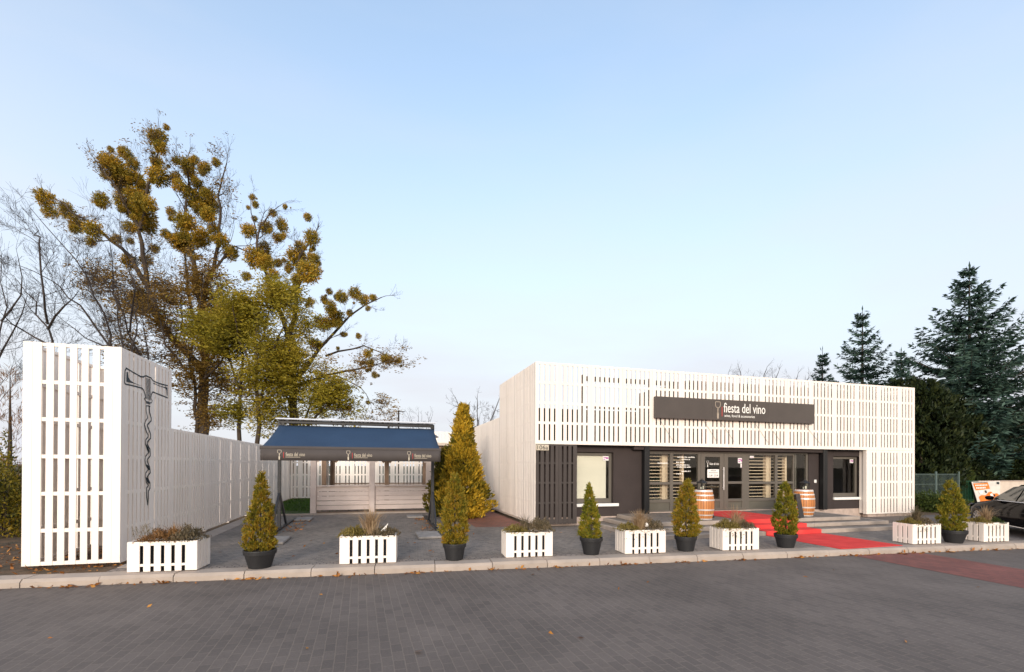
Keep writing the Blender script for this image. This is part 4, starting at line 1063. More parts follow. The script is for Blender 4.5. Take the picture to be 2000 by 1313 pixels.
def potted(loc, lab, ch, cr, rt_, rb_, ph, mat, prof, seed, n=1500):
    t = thing('potted_conifer', lab, 'potted tree', loc, group='potted conifers along the kerb')
    b = MB()
    b.lathe([(0, .0), (rb_, .0), (rb_+.006, .01), (rt_-.022, ph-.075), (rt_-.006, ph-.07), (rt_, ph-.012), (rt_-.004, ph), (rt_-.02, ph), (rt_-.026, ph-.03)], 36)
    b.build('pot', 'pot', t, smooth=False)
    b = MB(); b.lathe([(rt_-.026, ph-.03), (0, ph-.022)], 20); b.build('soil', 'soil', t)
    b = MB(); b.tube([(0, 0, ph-.03), (.005, 0, ph+ch*.75)], [.022, .006], 6); b.build('trunk', 'bark', t)
    g = np.random.default_rng(seed)
    V = conifer_leaves(ch*.97, cr*.80, g, int(n*1.25), prof, .058, .017, 0.0, .20) + [0, 0, ph-.03]
    cw = link('crown', npmesh('crown', V), mat, t)
    cw.rotation_euler = (g.normal(0, .022), g.normal(0, .022), g.uniform(0, 6.28)); cw.scale = (g.uniform(.93, 1.08), g.uniform(.93, 1.08), 1)
    return t
potted((-1.87, 8.66, 0), 'broad rusty gold potted conifer beside the leftmost planter', 1.34, .35, .255, .165, .30, 'cypress', PROF, 31, 1900)
potted((1.35, 8.52, 0), 'rusty gold potted conifer standing before the tall golden thuja', 1.33, .31, .215, .148, .30, 'cypress', PROF2, 32, 1700)
potted((3.99, 8.36, 0), 'slim green potted conifer in front of the cream blind window', 1.08, .265, .225, .14, .335, 'cypressgreen', PROF, 33, 1400)
potted((6.03, 8.24, 0), 'columnar bronze potted conifer hiding part of the left barrel', 1.21, .315, .222, .15, .30, 'cypress', PROF2, 34, 1600)
potted((8.37, 8.05, 0), 'green columnar potted conifer standing before the red carpet', 1.17, .295, .23, .15, .29, 'cypressgreen', PROF2, 35, 1500)
potted((12.70, 7.60, 0), 'olive potted conifer between the two rightmost planters', 1.22, .32, .25, .155, .29, 'cypressgreen', PROF2, 36, 1500)

# ---------------------------------------------------------------- shrubs and conifers standing in the ground
def groundtree(name, lab, cat, loc, h, r, n, prof, mat, seed, L=.16, W_=.05, trunk=.06, group=None, lump=.2, droop=0.0):
    t = thing(name, lab, cat, loc, group=group)
    g = np.random.default_rng(seed)
    b = MB(); b.tube([(0, 0, -.05), (.02, .01, h*.45), (0, 0, h*.92)], [trunk, trunk*.6, .012], 7); b.build('trunk', 'bark', t)
    link('crown', npmesh('crown', conifer_leaves(h, r, g, n, prof, L, W_, droop, lump)), mat, t)
    return t
THU2 = [(0, .8), (.1, 1.0), (.22, 1.0), (.4, .78), (.55, .56), (.7, .40), (.85, .27), (.95, .15), (1.0, .05)]
THU = [(0, .75), (.1, 1.0), (.3, .95), (.45, .78), (.6, .58), (.75, .42), (.9, .26), (1.0, .06)]
groundtree('golden_thuja', 'tall golden yellow thuja growing against the white side wall of the shop', 'tree', (2.70, 15.3, 0), 3.72, .69, 6200, THU2, 'golden', 41, .15, .05, lump=.36)
groundtree('olive_thuja', 'lower dark olive thuja between the awning post and the golden thuja', 'tree', (2.12, 15.9, 0), 2.25, .55, 2600, THU, 'olive', 42, .13, .045, lump=.25)
HED = [(0, .95), (.2, 1.0), (.6, .92), (.85, .7), (1.0, .25)]
SP2 = [(0, 1.0), (1, .02)]

def spruce(name, lab, loc, H, Rb, seed, z0=.06, whorls=26, nb=9, dens=1.0, mat='spruce', group=None):
    """spruce: whorls of boughs, drooping then upturned, each carrying flat side sprays of needles"""
    t = thing(name, lab, 'tree', loc, group=group)
    g = np.random.default_rng(seed)
    b = MB(); b.tube([(0, 0, -.1), (0, 0, H*.5), (0, 0, H)], [H*.016, H*.009, .015], 8)
    V = []
    for w in range(whorls):
        u = (w+g.uniform(-.25, .25))/whorls; u = min(max(u, 0), .985)
        z = H*(z0+(1-z0)*u**.95); Lb = Rb*(1-u)**1.0*g.uniform(.82, 1.12)+.10
        for k in range(nb if u < .75 else 6):
            az = 2*math.pi*(k+g.uniform(-.3, .3))/nb + w*1.1; L = Lb*g.uniform(.62, 1.18)
            o = np.array([math.cos(az), math.sin(az), 0]); sd_ = np.array([-o[1], o[0], 0])
            rise = .62*u - .06 + g.normal(0, .05)
            m = max(5, int(L/(.14/dens)))
            ts = np.linspace(.08, 1, m)
            P = z*np.array([0, 0, 1]) + np.outer(ts*L, o); P[:, 2] += L*(rise*ts - .45*ts*(1-ts)*(1-u) + .20*ts**3)
            if k % 2 == 0 or u < .5: b.tube([P[0], P[m//2], P[-1]], [.03*L/3+.006, .018*L/3+.004, .004], 4)
            for q in range(m):
                tt = ts[q]; ls = (.40*L*(1-tt)**.8*.55 + .15)*g.uniform(.75, 1.2)
                for sgn in (-1, 1):
                    D = o*.75 + sd_*sgn*.85 + np.array([0, 0, -.12+g.normal(0, .12)])
                    n_ = max(1, int(ls/.16))
                    for e in range(n_):
                        V.append((P[q] + D*ls*e/n_*.9, D+g.normal(size=3)*.25, ls/n_*1.6+.06))
            V.append((P[-1], o+[0, 0, .55], .34)); V.append((P[-1], o+[0, 0, .2], .26))
    V.append((np.array([0, 0, H-.1]), np.array([0, 0, 1.]), .5))
    C = np.array([v[0] for v in V]); D = np.array([v[1] for v in V]); Ls = np.array([v[2] for v in V])
    A = leaves(C, D, Ls, .085*np.clip(H/12, .6, 1.2)+.0*Ls, g)
    B = leaves(C+g.normal(size=C.shape)*.05, D*[1, 1, .4]+g.normal(size=C.shape)*.35+[0, 0, -.25], Ls*.8, .07*np.clip(H/12, .6, 1.2), g)
    Cc = leaves(C+g.normal(size=C.shape)*.05, D+g.normal(size=C.shape)*.5+[0, 0, .2], Ls*.6, .06*np.clip(H/12, .6, 1.2), g)
    b.build('trunk', 'bark', t)
    link('crown', npmesh('crown', np.concatenate([A, B, Cc])), mat, t)
    return t
RT = np.array([math.cos(YAW), -math.sin(YAW), 0.0]); FWv = np.array([math.sin(YAW), math.cos(YAW), 0.0])
def spot(px, D): return tuple(FWv*D + RT*D*(px-1000)/919.22)
def hgt(py, D): return 1.70 + (911-py)/919.22*D
p = spot(1893, 27); spruce('spruce', 'very tall dark blue green spruce right of the shop behind the parked car', (p[0], p[1], 0), hgt(518, 27), 4.9, 51, z0=.10, whorls=25, nb=9, group='spruces behind the shop')
p = spot(1684, 34); spruce('spruce', 'medium spruce with open pointed top rising over the shop roof', (p[0], p[1], 0), hgt(603, 34), 4.0, 52, whorls=19, nb=8, group='spruces behind the shop')
p = spot(1606, 40); spruce('spruce', 'small dark spruce tip over the shop roof, leftmost of the spruces', (p[0], p[1], 0), hgt(681, 40), 2.1, 53, whorls=22, nb=8, group='spruces behind the shop')
p = spot(1760, 38); spruce('spruce', 'narrow spruce tip between the medium and the tallest spruce', (p[0], p[1], 0), hgt(683, 38), 2.6, 54, whorls=24, nb=8, group='spruces behind the shop')
for px, D, top, r, lab, sd_ in ((1800, 24, 742, 1.5, 'dark green hedge tree close to the right corner of the shop', 61), (1842, 25.5, 770, 1.6, 'dark hedge tree between the shop corner and the tall spruce', 62), (1880, 26.5, 850, 1.5, 'low dark hedge tree under the tall spruce', 63), (1975, 25.5, 880, 1.7, 'low dark hedge tree behind the white wall at the right edge', 64), (1950, 33, 800, 1.9, 'broad dark hedge tree filling the gap behind the tall spruce', 66), (2030, 31, 770, 2.2, 'dark hedge tree cut by the right edge of the picture', 67), (1765, 27, 738, 1.6, 'dark hedge tree showing just above the right end of the roof', 65)):
    p = spot(px, D); groundtree('hedge_tree', lab, 'tree', (p[0], p[1], 0), hgt(top, D), r, 6500, HED, 'darkfir', sd_, .26, .10, .12, 'dark hedge trees right of the shop', .22)
for px, D, top, r, lab, sd_ in ((1846, 23.6, 886, .62, 'taller rounded green cypress behind the wire fence', 71), (1872, 23.9, 893, .60, 'shorter rounded green cypress behind the wire fence post', 72)):
    p = spot(px, D); groundtree('round_cypress', lab, 'shrub', (p[0], p[1], 0), hgt(top, D), r, 2600, HED, 'juniper', sd_, .14, .03, .05, 'rounded cypresses behind the wire fence', .06)
def shrub(name, lab, loc, r, h, n, mat, seed, L=.12, W_=.04, group=None, cat='shrub'):
    t = thing(name, lab, cat, loc, group=group); g = np.random.default_rng(seed)
    b = MB()
    for k in range(9):
        az = g.uniform(0, 6.28); rr = g.uniform(.3, .8)*r
        b.tube([(0, 0, -.03), (rr*.4*math.cos(az), rr*.4*math.sin(az), h*.4), (rr*math.cos(az), rr*math.sin(az), h*.8)], [.018, .012, .004], 4)
    b.build('stems', 'bark', t)
    Dd = sphere_dirs(n, g); Dd[:, 2] = np.abs(Dd[:, 2])
    lump = 1+.25*np.sin(Dd[:, 0]*7+seed)*np.cos(Dd[:, 1]*6)+.12*np.sin(Dd[:, 2]*15+Dd[:, 0]*11)
    C = Dd*(g.uniform(.3, 1, (n, 1))**.5)*lump[:, None]*[r, r, h]
    link('crown', npmesh('crown', leaves(C, Dd+g.normal(size=(n, 3))*.7, g.uniform(.6, 1.3, n)*L, W_, g)), mat, t)
    return t
for px, D, r, h, lab, sd_ in ((1800, 19.0, 1.0, .72, 'spreading green juniper at the right foot of the shop', 81), (1838, 18.6, .8, .60, 'lower green juniper before the wire fence post', 82)):
    p = spot(px, D); shrub('juniper_bush', lab, (p[0], p[1], 0), r, h, 3600, 'juniper', sd_, .13, .035, 'junipers before the wire fence')
# left edge: yellowing shrub, dark conifer
p = spot(8, 11.2); shrub('yellowing_shrub', 'yellow green bush at the left edge beside the slat tower', (p[0], p[1], 0), .75, 1.95, 6000, 'shrub', 83, .09, .04)
p = spot(-30, 12.5); shrub('dark_shrub', 'dark green bush at the far left edge behind the yellowing bush', (p[0], p[1], 0), 1.1, 1.5, 5000, 'darkfir', 84, .10, .045)
p = spot(18, 22); groundtree('ragged_conifer', 'ragged dark reddish conifer left of the slat tower', 'tree', (p[0], p[1], 0), 6.4, 1.5, 900, [(0, .5), (.3, .9), (.5, 1), (.8, .6), (1, .1)], 'rust', 85, .42, .022, .12, lump=.35)

# ---------------------------------------------------------------- broadleaf trees
class Tree:
    """limbs as polylines; grown branches keep to a direction with wobble and an upward or sideways pull"""
    def __init__(s, seed): s.g = np.random.default_rng(seed); s.b = MB(); s.tips = []; s.paths = []
    def limb(s, pts, r0, r1, n=7):
        P = [Vector(p) for p in pts]; Q = []
        for i in range(len(P)-1):
            k = max(2, int((P[i+1]-P[i]).length/.8))
            for j in range(k): Q.append(P[i].lerp(P[i+1], j/k))
        Q.append(P[-1]); g = s.g
        for i in range(1, len(Q)-1): Q[i] = Q[i] + Vector(g.normal(0, .06, 3))
        rad = [r0+(r1-r0)*i/(len(Q)-1) for i in range(len(Q))]
        s.b.tube(Q, rad, n); s.paths.append((Q, rad)); return Q, rad
    def grow(s, p, d, L, r, depth, pull=(0, 0, .12), wob=.16, kids=(3, 5), ang=(.4, .9), shrink=(.45, .7), minr=.004, sides=(5, 4, 3, 3, 3)):
        g = s.g; n = max(3, int(L/.45)) if depth > 0 else 3
        n = min(n, 9); Q = [Vector(p)]; d = Vector(d).normalized(); dirs = [d]
        for i in range(n):
            d = (d + Vector(g.normal(0, wob, 3)) + Vector(pull)*(1.0/n*3)).normalized()
            Q.append(Q[-1]+d*L/n); dirs.append(d)
        r1 = max(r*.35, minr); rad = [r+(r1-r)*i/n for i in range(n+1)]
        s.b.tube(Q, rad, 3 if r < .02 else (4 if r < .06 else 6), cap=False)
        if depth == 0: s.tips.append(Q); return
        for k in range(g.integers(kids[0], kids[1]+1)):
            t = g.uniform(.25, .98); i = min(int(t*n), n-1); base = Q[i].lerp(Q[i+1], t*n-i); dd = dirs[i+1]
            side = Vector(g.normal(0, 1, 3)); side = (side-dd*side.dot(dd)).normalized()
            a = g.uniform(*ang); nd = dd*math.cos(a)+side*math.sin(a)
            s.grow(base, nd, L*g.uniform(*shrink), max(rad[i]*.6, minr), depth-1, pull, wob, kids, ang, shrink, minr)
        s.grow(Q[-1], d, L*.5, r1, depth-1, pull, wob, kids, ang, shrink, minr)
    def clothe(s, every, L, r, depth, **kw):
        """side branches along every explicit limb"""
        for Q, rad in list(s.paths):
            n = len(Q); g = s.g
            k = 1 + int(n*.18)
            while k < n-1:
                d = (Q[k+1]-Q[k-1]).normalized(); side = Vector(g.normal(0, 1, 3)); side = (side-d*side.dot(d)).normalized()
                a = g.uniform(.45, 1.0); s.grow(Q[k], d*math.cos(a)+side*math.sin(a), L*g.uniform(.6, 1.25)*(1-.6*k/n), max(min(rad[k]*.55, r), .008), depth, **kw)
                k += max(1, int(g.exponential(every)+.5))
            s.grow(Q[-1], (Q[-1]-Q[-2]).normalized(), L*.42, rad[-1]*.8, max(depth-1, 1), **kw)

def sketch(D, px0, jitter, seed):
    """turns drawing coordinates of a limb outline into metres at the tree's own distance, with depth of its own"""
    g = np.random.default_rng(seed); k = D/919.22/1.989
    x0 = (px0)*1.989; zg = (911-200)*1.989
    def f(x, y, dep=None):
        e = (g.normal(0, jitter) if dep is None else dep); sc = (D+e)/D
        v = RT*(x-x0)*k*sc + FWv*e + np.array([0, 0, 1.70 + (zg-y)*k*sc])
        if dep is None:
            # keep lateral place relative to the trunk foot
            v = v + RT*(px0-1000)/919.22*e
        return tuple(v)
    return f, k
balls = []
for vi in range(4):
    g = np.random.default_rng(90+vi); n = 420
    Dd = sphere_dirs(n, g); C = Dd*(g.uniform(.25, 1.0, (n, 1))**.6)*.86*(1+.16*np.sin(Dd[:, :1]*6+vi)*np.cos(Dd[:, 1:2]*7))
    tw = leaves(Dd*.05, Dd+g.normal(size=(n, 3))*.1, .9, .022, g)
    lf = leaves(C, Dd*.6+g.normal(size=(n, 3))*.8, g.uniform(.22, .34, n), .095, g)
    lf2 = leaves(C+g.normal(size=(n, 3))*.06, Dd*.6+g.normal(size=(n, 3))*.8, g.uniform(.20, .32, n), .09, g)
    balls.append(npmesh('mistletoe', np.concatenate([tw, lf, lf2])))
    balls[-1].materials.append(M['mistle'])
def mistletoe(root, pts, f, k, seed):
    g = np.random.default_rng(seed)
    small = [(x+g.normal(0, .9)*r, y+g.normal(0, .9)*r, r*g.uniform(.32, .6)) for x, y, r in pts]
    for x, y, r in (pts+small)[:98]:
        o = bpy.data.objects.new('mistletoe', balls[g.integers(0, 4)]); COL.objects.link(o); o.parent = root
        o.location = f(x, y); rr = r*k*1.0
        rr *= 1.12; o.scale = (rr*g.uniform(.9, 1.15), rr*g.uniform(.9, 1.15), rr*g.uniform(.85, 1.05)); o.rotation_euler = tuple(g.uniform(0, 6.28, 3))
T1 = [(602,140,34),(612,180,22),(476,203,26),(400,225,26),(420,262,42),(460,300,38),(505,245,28),(512,300,34),(470,335,32),(600,240,26),(608,292,44),(545,340,30),(386,388,30),(470,390,34),(520,370,34),(570,400,28),(545,440,40),(560,480,44),(500,430,30),(675,232,16),(720,245,30),(725,275,28),(785,257,24),(830,237,17),(688,330,26),(755,318,26),(735,365,34),(790,380,44),(815,405,30),(770,420,30),(710,470,42),(800,445,26),(820,495,20),(780,530,40),(850,540,30),(890,590,32),(680,540,34),(655,430,18),(720,580,24),(640,520,22),(165,382,34),(185,435,26),(248,425,30),(290,475,30),(280,500,20),(355,505,32),(345,550,18),(445,538,18),(500,545,14),(495,625,30),(560,620,26),(595,575,20),(545,770,40),(570,800,30),(430,240,30),(455,270,34),(535,395,30),(700,560,30),(752,545,30)]
T2 = [(972,372,12),(985,400,14),(1100,408,10),(960,503,26),(1025,490,26),(1090,482,28),(1075,530,22),(1020,575,30),(985,610,40),(1030,630,30),(1075,628,18),(1055,670,20),(1205,530,28),(1160,562,22),(1210,572,12),(1150,610,44),(1215,610,22),(1115,648,18),(1190,665,38),(1220,655,24),(1150,690,24),(1140,740,26),(1200,780,18),(1275,738,14),(1325,760,26),(1375,745,24),(1410,770,22),(1445,762,16),(1255,770,18),(1280,800,24),(1355,822,14),(1300,840,34),(1260,865,30),(1330,905,12),(1390,912,12),(1310,960,8),(1425,980,16),(1497,1000,18),(1548,1006,14),(1437,1017,16),(1425,1045,9),(1452,1062,13),(1222,945,26),(1120,920,24),(1352,1190,14),(1428,1170,9)]
def addleaves(root, name, tips, n, mat, g, L, W_, spread=.25):
    P = np.array([q[g.integers(0, len(q))][:] for q in (tips[i] for i in g.integers(0, len(tips), n))])
    K = P[g.integers(0, n, n//9)]; K = K+g.normal(size=K.shape)*spread            # leaves hang in flat sprays of about nine
    k9 = g.integers(0, len(K), n)
    C = K[k9]+g.normal(size=(n, 3))*[.17, .17, .05]
    Dk = g.normal(size=K.shape)*[1, 1, .25]
    link(name, npmesh(name, leaves(C, Dk[k9]+g.normal(size=(n, 3))*[.5, .5, .3]+[0, 0, -.15], g.uniform(.6, 1.3, n)*L, W_, g)), mat, root)

# big mistletoe tree
D = 32.0; p = spot(392, D); f, k = sketch(D, 392, 1.1, 101)
t = thing('mistletoe_tree', 'tallest tree full of mistletoe balls behind the slat tower', 'tree', (p[0], p[1], 0), group='mistletoe trees')
tr = Tree(102)
tr.limb([f(782, 1450, 0), f(785, 1150, 0), f(790, 960, 0), f(770, 800, .3), f(735, 640, .4)], .40, .15, 9)
tr.limb([f(735, 640, .4), f(705, 480, .3), f(715, 330, .2), f(722, 235, 0)], .14, .04)
tr.limb([f(785, 1050, 0), f(650, 880, -.5), f(590, 720, -.6), f(558, 500, -.5), f(585, 330, -.3), f(603, 150, 0)], .24, .04, 8)
tr.limb([f(558, 500, -.5), f(480, 340, -.9), f(420, 250, -1.2)], .14, .04)
tr.limb([f(590, 720, -.6), f(500, 610, 0), f(370, 510, .5), f(165, 380, 1.0)], .16, .035)
tr.limb([f(770, 800, .3), f(800, 600, .9), f(815, 450, 1.0), f(800, 370, 1.1), f(835, 240, 1.0)], .17, .035)
tr.limb([f(800, 650, .9), f(850, 560, 1.5), f(900, 590, 2)], .09, .03)
tr.limb([f(790, 960, 0), f(700, 820, 1.2), f(660, 650, 1.5), f(650, 440, 1.6)], .15, .03)
tr.limb([f(640, 870, -.5), f(560, 810, -1.2), f(520, 760, -1.5)], .10, .03)
tr.clothe(1.2, 2.7, .035, 3, pull=(0, 0, .14), kids=(2, 4), wob=.16, minr=.0045)
tr.b.build('trunk', 'bark', t)
low = [q for q in tr.tips if q[0][2] < 14]
addleaves(t, 'sparse_leaves', low, 17000, 'autumn', np.random.default_rng(5), .19, .07, .42)
addleaves(t, 'sparse_leaves', tr.tips, 5000, 'autumn', np.random.default_rng(8), .17, .06, .25)
mistletoe(t, T1, f, k, 103)
# second mistletoe tree, leaning limbs to the right
D = 30.0; p = spot(565, D); f, k = sketch(D, 565, 1.0, 111)
t = thing('mistletoe_tree', 'second mistletoe tree with a long limb reaching right over the awning', 'tree', (p[0], p[1], 0), group='mistletoe trees')
tr = Tree(112)
tr.limb([f(1130, 1450, 0), f(1140, 1080, 0), f(1132, 900, 0), f(1148, 740, 0), f(1150, 600, .2), f(1205, 520, .3)], .34, .05, 8)
tr.limb([f(1135, 960, 0), f(1060, 720, -.5), f(1005, 560, -.6), f(1025, 470, -.6)], .17, .04)
tr.limb([f(1010, 580, -.6), f(978, 380, -.4)], .06, .015); tr.limb([f(1030, 480, -.6), f(1095, 400, -.3)], .05, .015)
tr.limb([f(1145, 1080, 0), f(1250, 930, .6), f(1330, 830, 1), f(1445, 760, 1.2)], .16, .03)
tr.limb([f(1148, 740, 0), f(1200, 670, -.8), f(1230, 560, -1)], .08, .03)
tr.limb([f(1145, 1110, 0), f(1300, 1060, -.6), f(1420, 1040, -.8), f(1552, 1004, -1)], .13, .02)
tr.limb([f(1250, 990, .4), f(1390, 950, .8), f(1500, 1000, 1)], .07, .02)
tr.limb([f(1300, 1060, -.6), f(1400, 1110, 0), f(1440, 1180, 0)], .04, .012)
tr.clothe(1.2, 2.1, .03, 3, pull=(0, 0, .10), kids=(2, 4), wob=.17, minr=.0045)
tr.b.build('trunk', 'bark', t)
low = [q for q in tr.tips if q[0][2] < 9]
addleaves(t, 'sparse_leaves', low, 4500, 'autumn', np.random.default_rng(6), .17, .06, .24)
mistletoe(t, T2, f, k, 113)
# yellow-green feathery trees in front of them
for (px, D, sd_, lab, limbs, nl, mat) in (
    (503, 27, 121, 'feathery yellow green tree between the two mistletoe trees', [[(1000, 1450), (1005, 1150), (990, 950), (1000, 780)], [(1005, 1180), (1060, 980), (1110, 850)], [(1000, 1100), (930, 930), (900, 810)], [(1005, 1100), (1090, 960), (1150, 880)], [(990, 980), (1030, 850), (1050, 770)]], 34000, 'yellowgreen'),
    (468, 28.5, 122, 'slender yellow green tree left of the awning', [[(925, 1450), (930, 1150), (935, 980), (900, 820)], [(930, 1130), (870, 960), (850, 850)]], 20000, 'yellowgreen'),
    (590, 27.5, 123, 'low yellow green leafy tree just behind the left end of the awning', [[(1190, 1450), (1180, 1250), (1220, 1130)], [(1180, 1280), (1260, 1180), (1330, 1200)], [(1180, 1300), (1120, 1180), (1100, 1100)]], 20000, 'yellowgreen'),
    (388, 30, 124, 'thin russet twigged tree growing at the foot of the tallest mistletoe tree', [[(770, 1450), (760, 1150), (720, 950), (700, 760)], [(765, 1150), (830, 980), (850, 760)], [(760, 1100), (640, 950), (600, 800)], [(740, 1000), (770, 850), (780, 660)], [(765, 1120), (860, 1010), (900, 900)]], 26000, 'autumn')):
    p = spot(px, D); f, k = sketch(D, px, .9, sd_)
    t = thing('leafy_tree', lab, 'tree', (p[0], p[1], 0), group='leafy trees behind the fence'); tr = Tree(sd_)
    for i, L in enumerate(limbs):
        tr.limb([f(x, y, 0 if (i == 0 or j == 0) else None) for j, (x, y) in enumerate(L)], .15 if i == 0 else .08, .03, 7)
    tr.clothe(1.0, 1.9, .022, 3, pull=(0, 0, .02), kids=(2, 4), wob=.2, minr=.0045)
    tr.b.build('trunk', 'bark', t)
    addleaves(t, 'foliage', tr.tips, nl, mat, np.random.default_rng(sd_), .18, .065, .40)
# bare trees at the left: arching stems
for (px, D, sd_, lab, limbs, lv) in (
    (240, 23, 131, 'bare tree with stems arching to the left above the slat tower', [[(480, 1330), (470, 1150), (420, 900), (330, 690), (230, 560), (110, 420)], [(470, 1180), (470, 950), (440, 750), (420, 560)], [(475, 1150), (520, 950), (530, 800), (500, 640)], [(440, 980), (330, 830), (200, 700), (60, 640)]], 0),
    (285, 25, 132, 'bare tree with dark stems just left of the tallest mistletoe tree', [[(600, 1330), (580, 1080), (500, 900), (440, 760), (330, 600)], [(590, 1100), (560, 950), (550, 800)], [(575, 1060), (460, 980), (330, 930), (220, 840)], [(500, 900), (520, 740), (480, 600)]], 0),
    (92, 22, 133, 'bare branching tree rising directly behind the slat tower', [[(190, 1330), (185, 1000), (182, 880), (120, 790), (60, 700)], [(182, 890), (250, 800), (300, 740)], [(180, 870), (160, 760), (150, 560), (125, 480)], [(182, 950), (90, 900), (0, 830)]], 0),
    (-20, 24, 134, 'bare tree at the far left edge with fine twigs', [[(-40, 1330), (-30, 1000), (10, 800), (0, 620)], [(-30, 1050), (60, 900), (100, 760)], [(-30, 1000), (-80, 850), (-90, 700)], [(0, 860), (80, 760), (60, 600)]], 0)):
    p = spot(px, D); f, k = sketch(D, px, .8, sd_)
    t = thing('bare_tree', lab, 'tree', (p[0], p[1], 0), group='bare trees on the left'); tr = Tree(sd_)
    for i, L in enumerate(limbs):
        tr.limb([f(x, y, 0 if (i == 0 or j == 0) else None) for j, (x, y) in enumerate(L)], .085 if i == 0 else .055, .012, 6)
    tr.clothe(.62, 2.2, .018, 3, pull=(-.02, 0, .08), kids=(3, 4), wob=.15, ang=(.3, .85), minr=.004)
    tr.b.build('trunk', 'barkgrey', t)
# bare trees beyond the shop
for (px, D, H, sd_, lab, sp) in ((932, 36, hgt(752, 36), 141, 'bare spreading tree behind the low white wall of the shop', .8), (1470, 60, hgt(695, 60), 142, 'bare twiggy tree top beyond the shop roof', .6), (1530, 64, hgt(708, 64), 144, 'second bare tree top beyond the shop roof', .6), (820, 70, hgt(790, 70), 143, 'distant bare tree seen over the right end of the awning', .6), (690, 66, hgt(770, 66), 145, 'distant bare tree seen over the middle of the awning', .6)):
    p = spot(px, D); t = thing('bare_tree', lab, 'tree', (p[0], p[1], 0), group='bare trees beyond the shop'); tr = Tree(sd_)
    tr.limb([(0, 0, 0), (.1, 0, H*.3), (-.1, .1, H*.45)], H*.022, H*.014, 6)
    for q in range(6):
        a = q*1.05+.3; tr.limb([(-.1, .1, H*(.36+.02*q)), (math.cos(a)*H*.16*sp, math.sin(a)*H*.16*sp, H*.62), (math.cos(a)*H*.30*sp, math.sin(a)*H*.30*sp, H*.86)], H*.006, H*.002, 4)
    tr.clothe(1.2, H*.16, .018, 2, pull=(0, 0, .06), kids=(3, 4), wob=.2, minr=.006)
    tr.b.build('trunk', 'barkgrey', t)

# ---------------------------------------------------------------- right background: fences, wall, banner, car
ff = thing('wire_fence', 'grey green welded wire fence between the shop corner and the hedge', 'fence', (22.5, 15.7, 0))
for xx in (22.56, 25.06, 26.56):
    b = MB(); b.box(xx-.03, xx+.03, 15.67, 15.73, 0, 1.55); b.build('post', 'wire', ff, True)
for x0, x1 in ((20.1, 22.52), (22.6, 25.02), (25.1, 26.52)):
    b = MB(); xx = x0
    while xx <= x1: b.box(xx-.005, xx+.005, 15.695, 15.705, .05, 1.46); xx += .075
    for zz in (.08, .5, .95, 1.4): b.box(x0, x1, 15.69, 15.71, zz, zz+.015)
    b.build('wire_panel', 'wire', ff, True)
rf = thing('railing_fence', 'dark green bar railing behind the rightmost potted conifer', 'fence', (27.2, 15.9, 0))
b = MB(); xx = 26.7
while xx < 28.2: b.box(xx, xx+.02, 15.89, 15.91, .05, 1.07); xx += .11
b.box(26.66, 28.25, 15.88, 15.92, 1.07, 1.10); b.box(26.66, 28.25, 15.88, 15.92, .15, .18); b.build('bars', 'greenpaint', rf, True)
b = MB(); b.box(26.62, 26.68, 15.87, 15.93, 0, 1.15); b.build('post', 'greenpaint', rf, True)
gw_ = thing('garden_wall', 'cream rendered wall behind the black car at the right edge', 'wall', (31, 15.9, 0))
b = MB(); b.box(28.3, 38, 15.9, 16.1, -.05, 1.06); b.build('wall', 'render', gw_, True)
b = MB(); b.box(28.25, 38.05, 15.87, 16.13, 1.064, 1.10); b.build('coping', 'plinth', gw_, True)
bn = thing('banner', 'orange and white printed banner hung on the railing behind the car', 'banner', (28.7, 15.8, .05))
b = MB(); b.v = [(27.62, 15.80, 1.05), (29.75, 15.84, 1.08), (29.68, 15.80, .10), (27.98, 15.75, .02)]; b.f = [(3, 2, 1, 0)]
o = b.build('sheet', 'cream', bn, True); o.modifiers.new('thickness', 'SOLIDIFY').thickness = .01
def BP(u, v, d): # point on the banner
    a_ = Vector((27.62+.36*v, 15.80-.05*v, 1.05-1.03*v)); c_ = Vector((29.75-.07*v, 15.84-.04*v, 1.08-.98*v)); q = a_.lerp(c_, u); return (q.x, q.y-d, q.z)
def bpatch(name, mat, polys, d):
    b = MB()
    for pl in polys: b.poly([BP(u, v, d) for u, v in pl][::-1])
    b.build(name, mat, bn, True)
bpatch('orange_block', 'orange', [[(.03, .08), (.55, .06), (.60, .36), (.06, .40)], [(.10, .72), (.22, .64), (.40, .66), (.52, .52), (.62, .50), (.72, .62), (.85, .60), (.97, .72), (.97, .98), (.12, .98)]], .012)
bpatch('white_text_lines', 'sill', [[(.08+.055*i, .14), (.12+.055*i, .138), (.12+.055*i, .20), (.08+.055*i, .203)] for i in range(8)] + [[(.09+.06*i, .26), (.135+.06*i, .258), (.135+.06*i, .33), (.09+.06*i, .333)] for i in range(6)], .018)
bpatch('dark_print', 'inkdark', [[(.05+.045*i, .025), (.08+.045*i, .024), (.08+.045*i, .055), (.05+.045*i, .056)] for i in range(11)] + [[(.86, .04), (.95, .04), (.95, .16), (.86, .14)], [(.38, .44), (.44, .42), (.46, .55), (.40, .56)], [(.50, .80), (.58, .76), (.60, .86), (.52, .90)], [(.70, .66), (.76, .64), (.78, .74), (.72, .76)]], .018)
bpatch('pale_print', 'sill', [[(.56, .62), (.66, .58), (.70, .74), (.60, .78)], [(.14, .44), (.34, .42), (.30, .58), (.18, .60)]], .018)

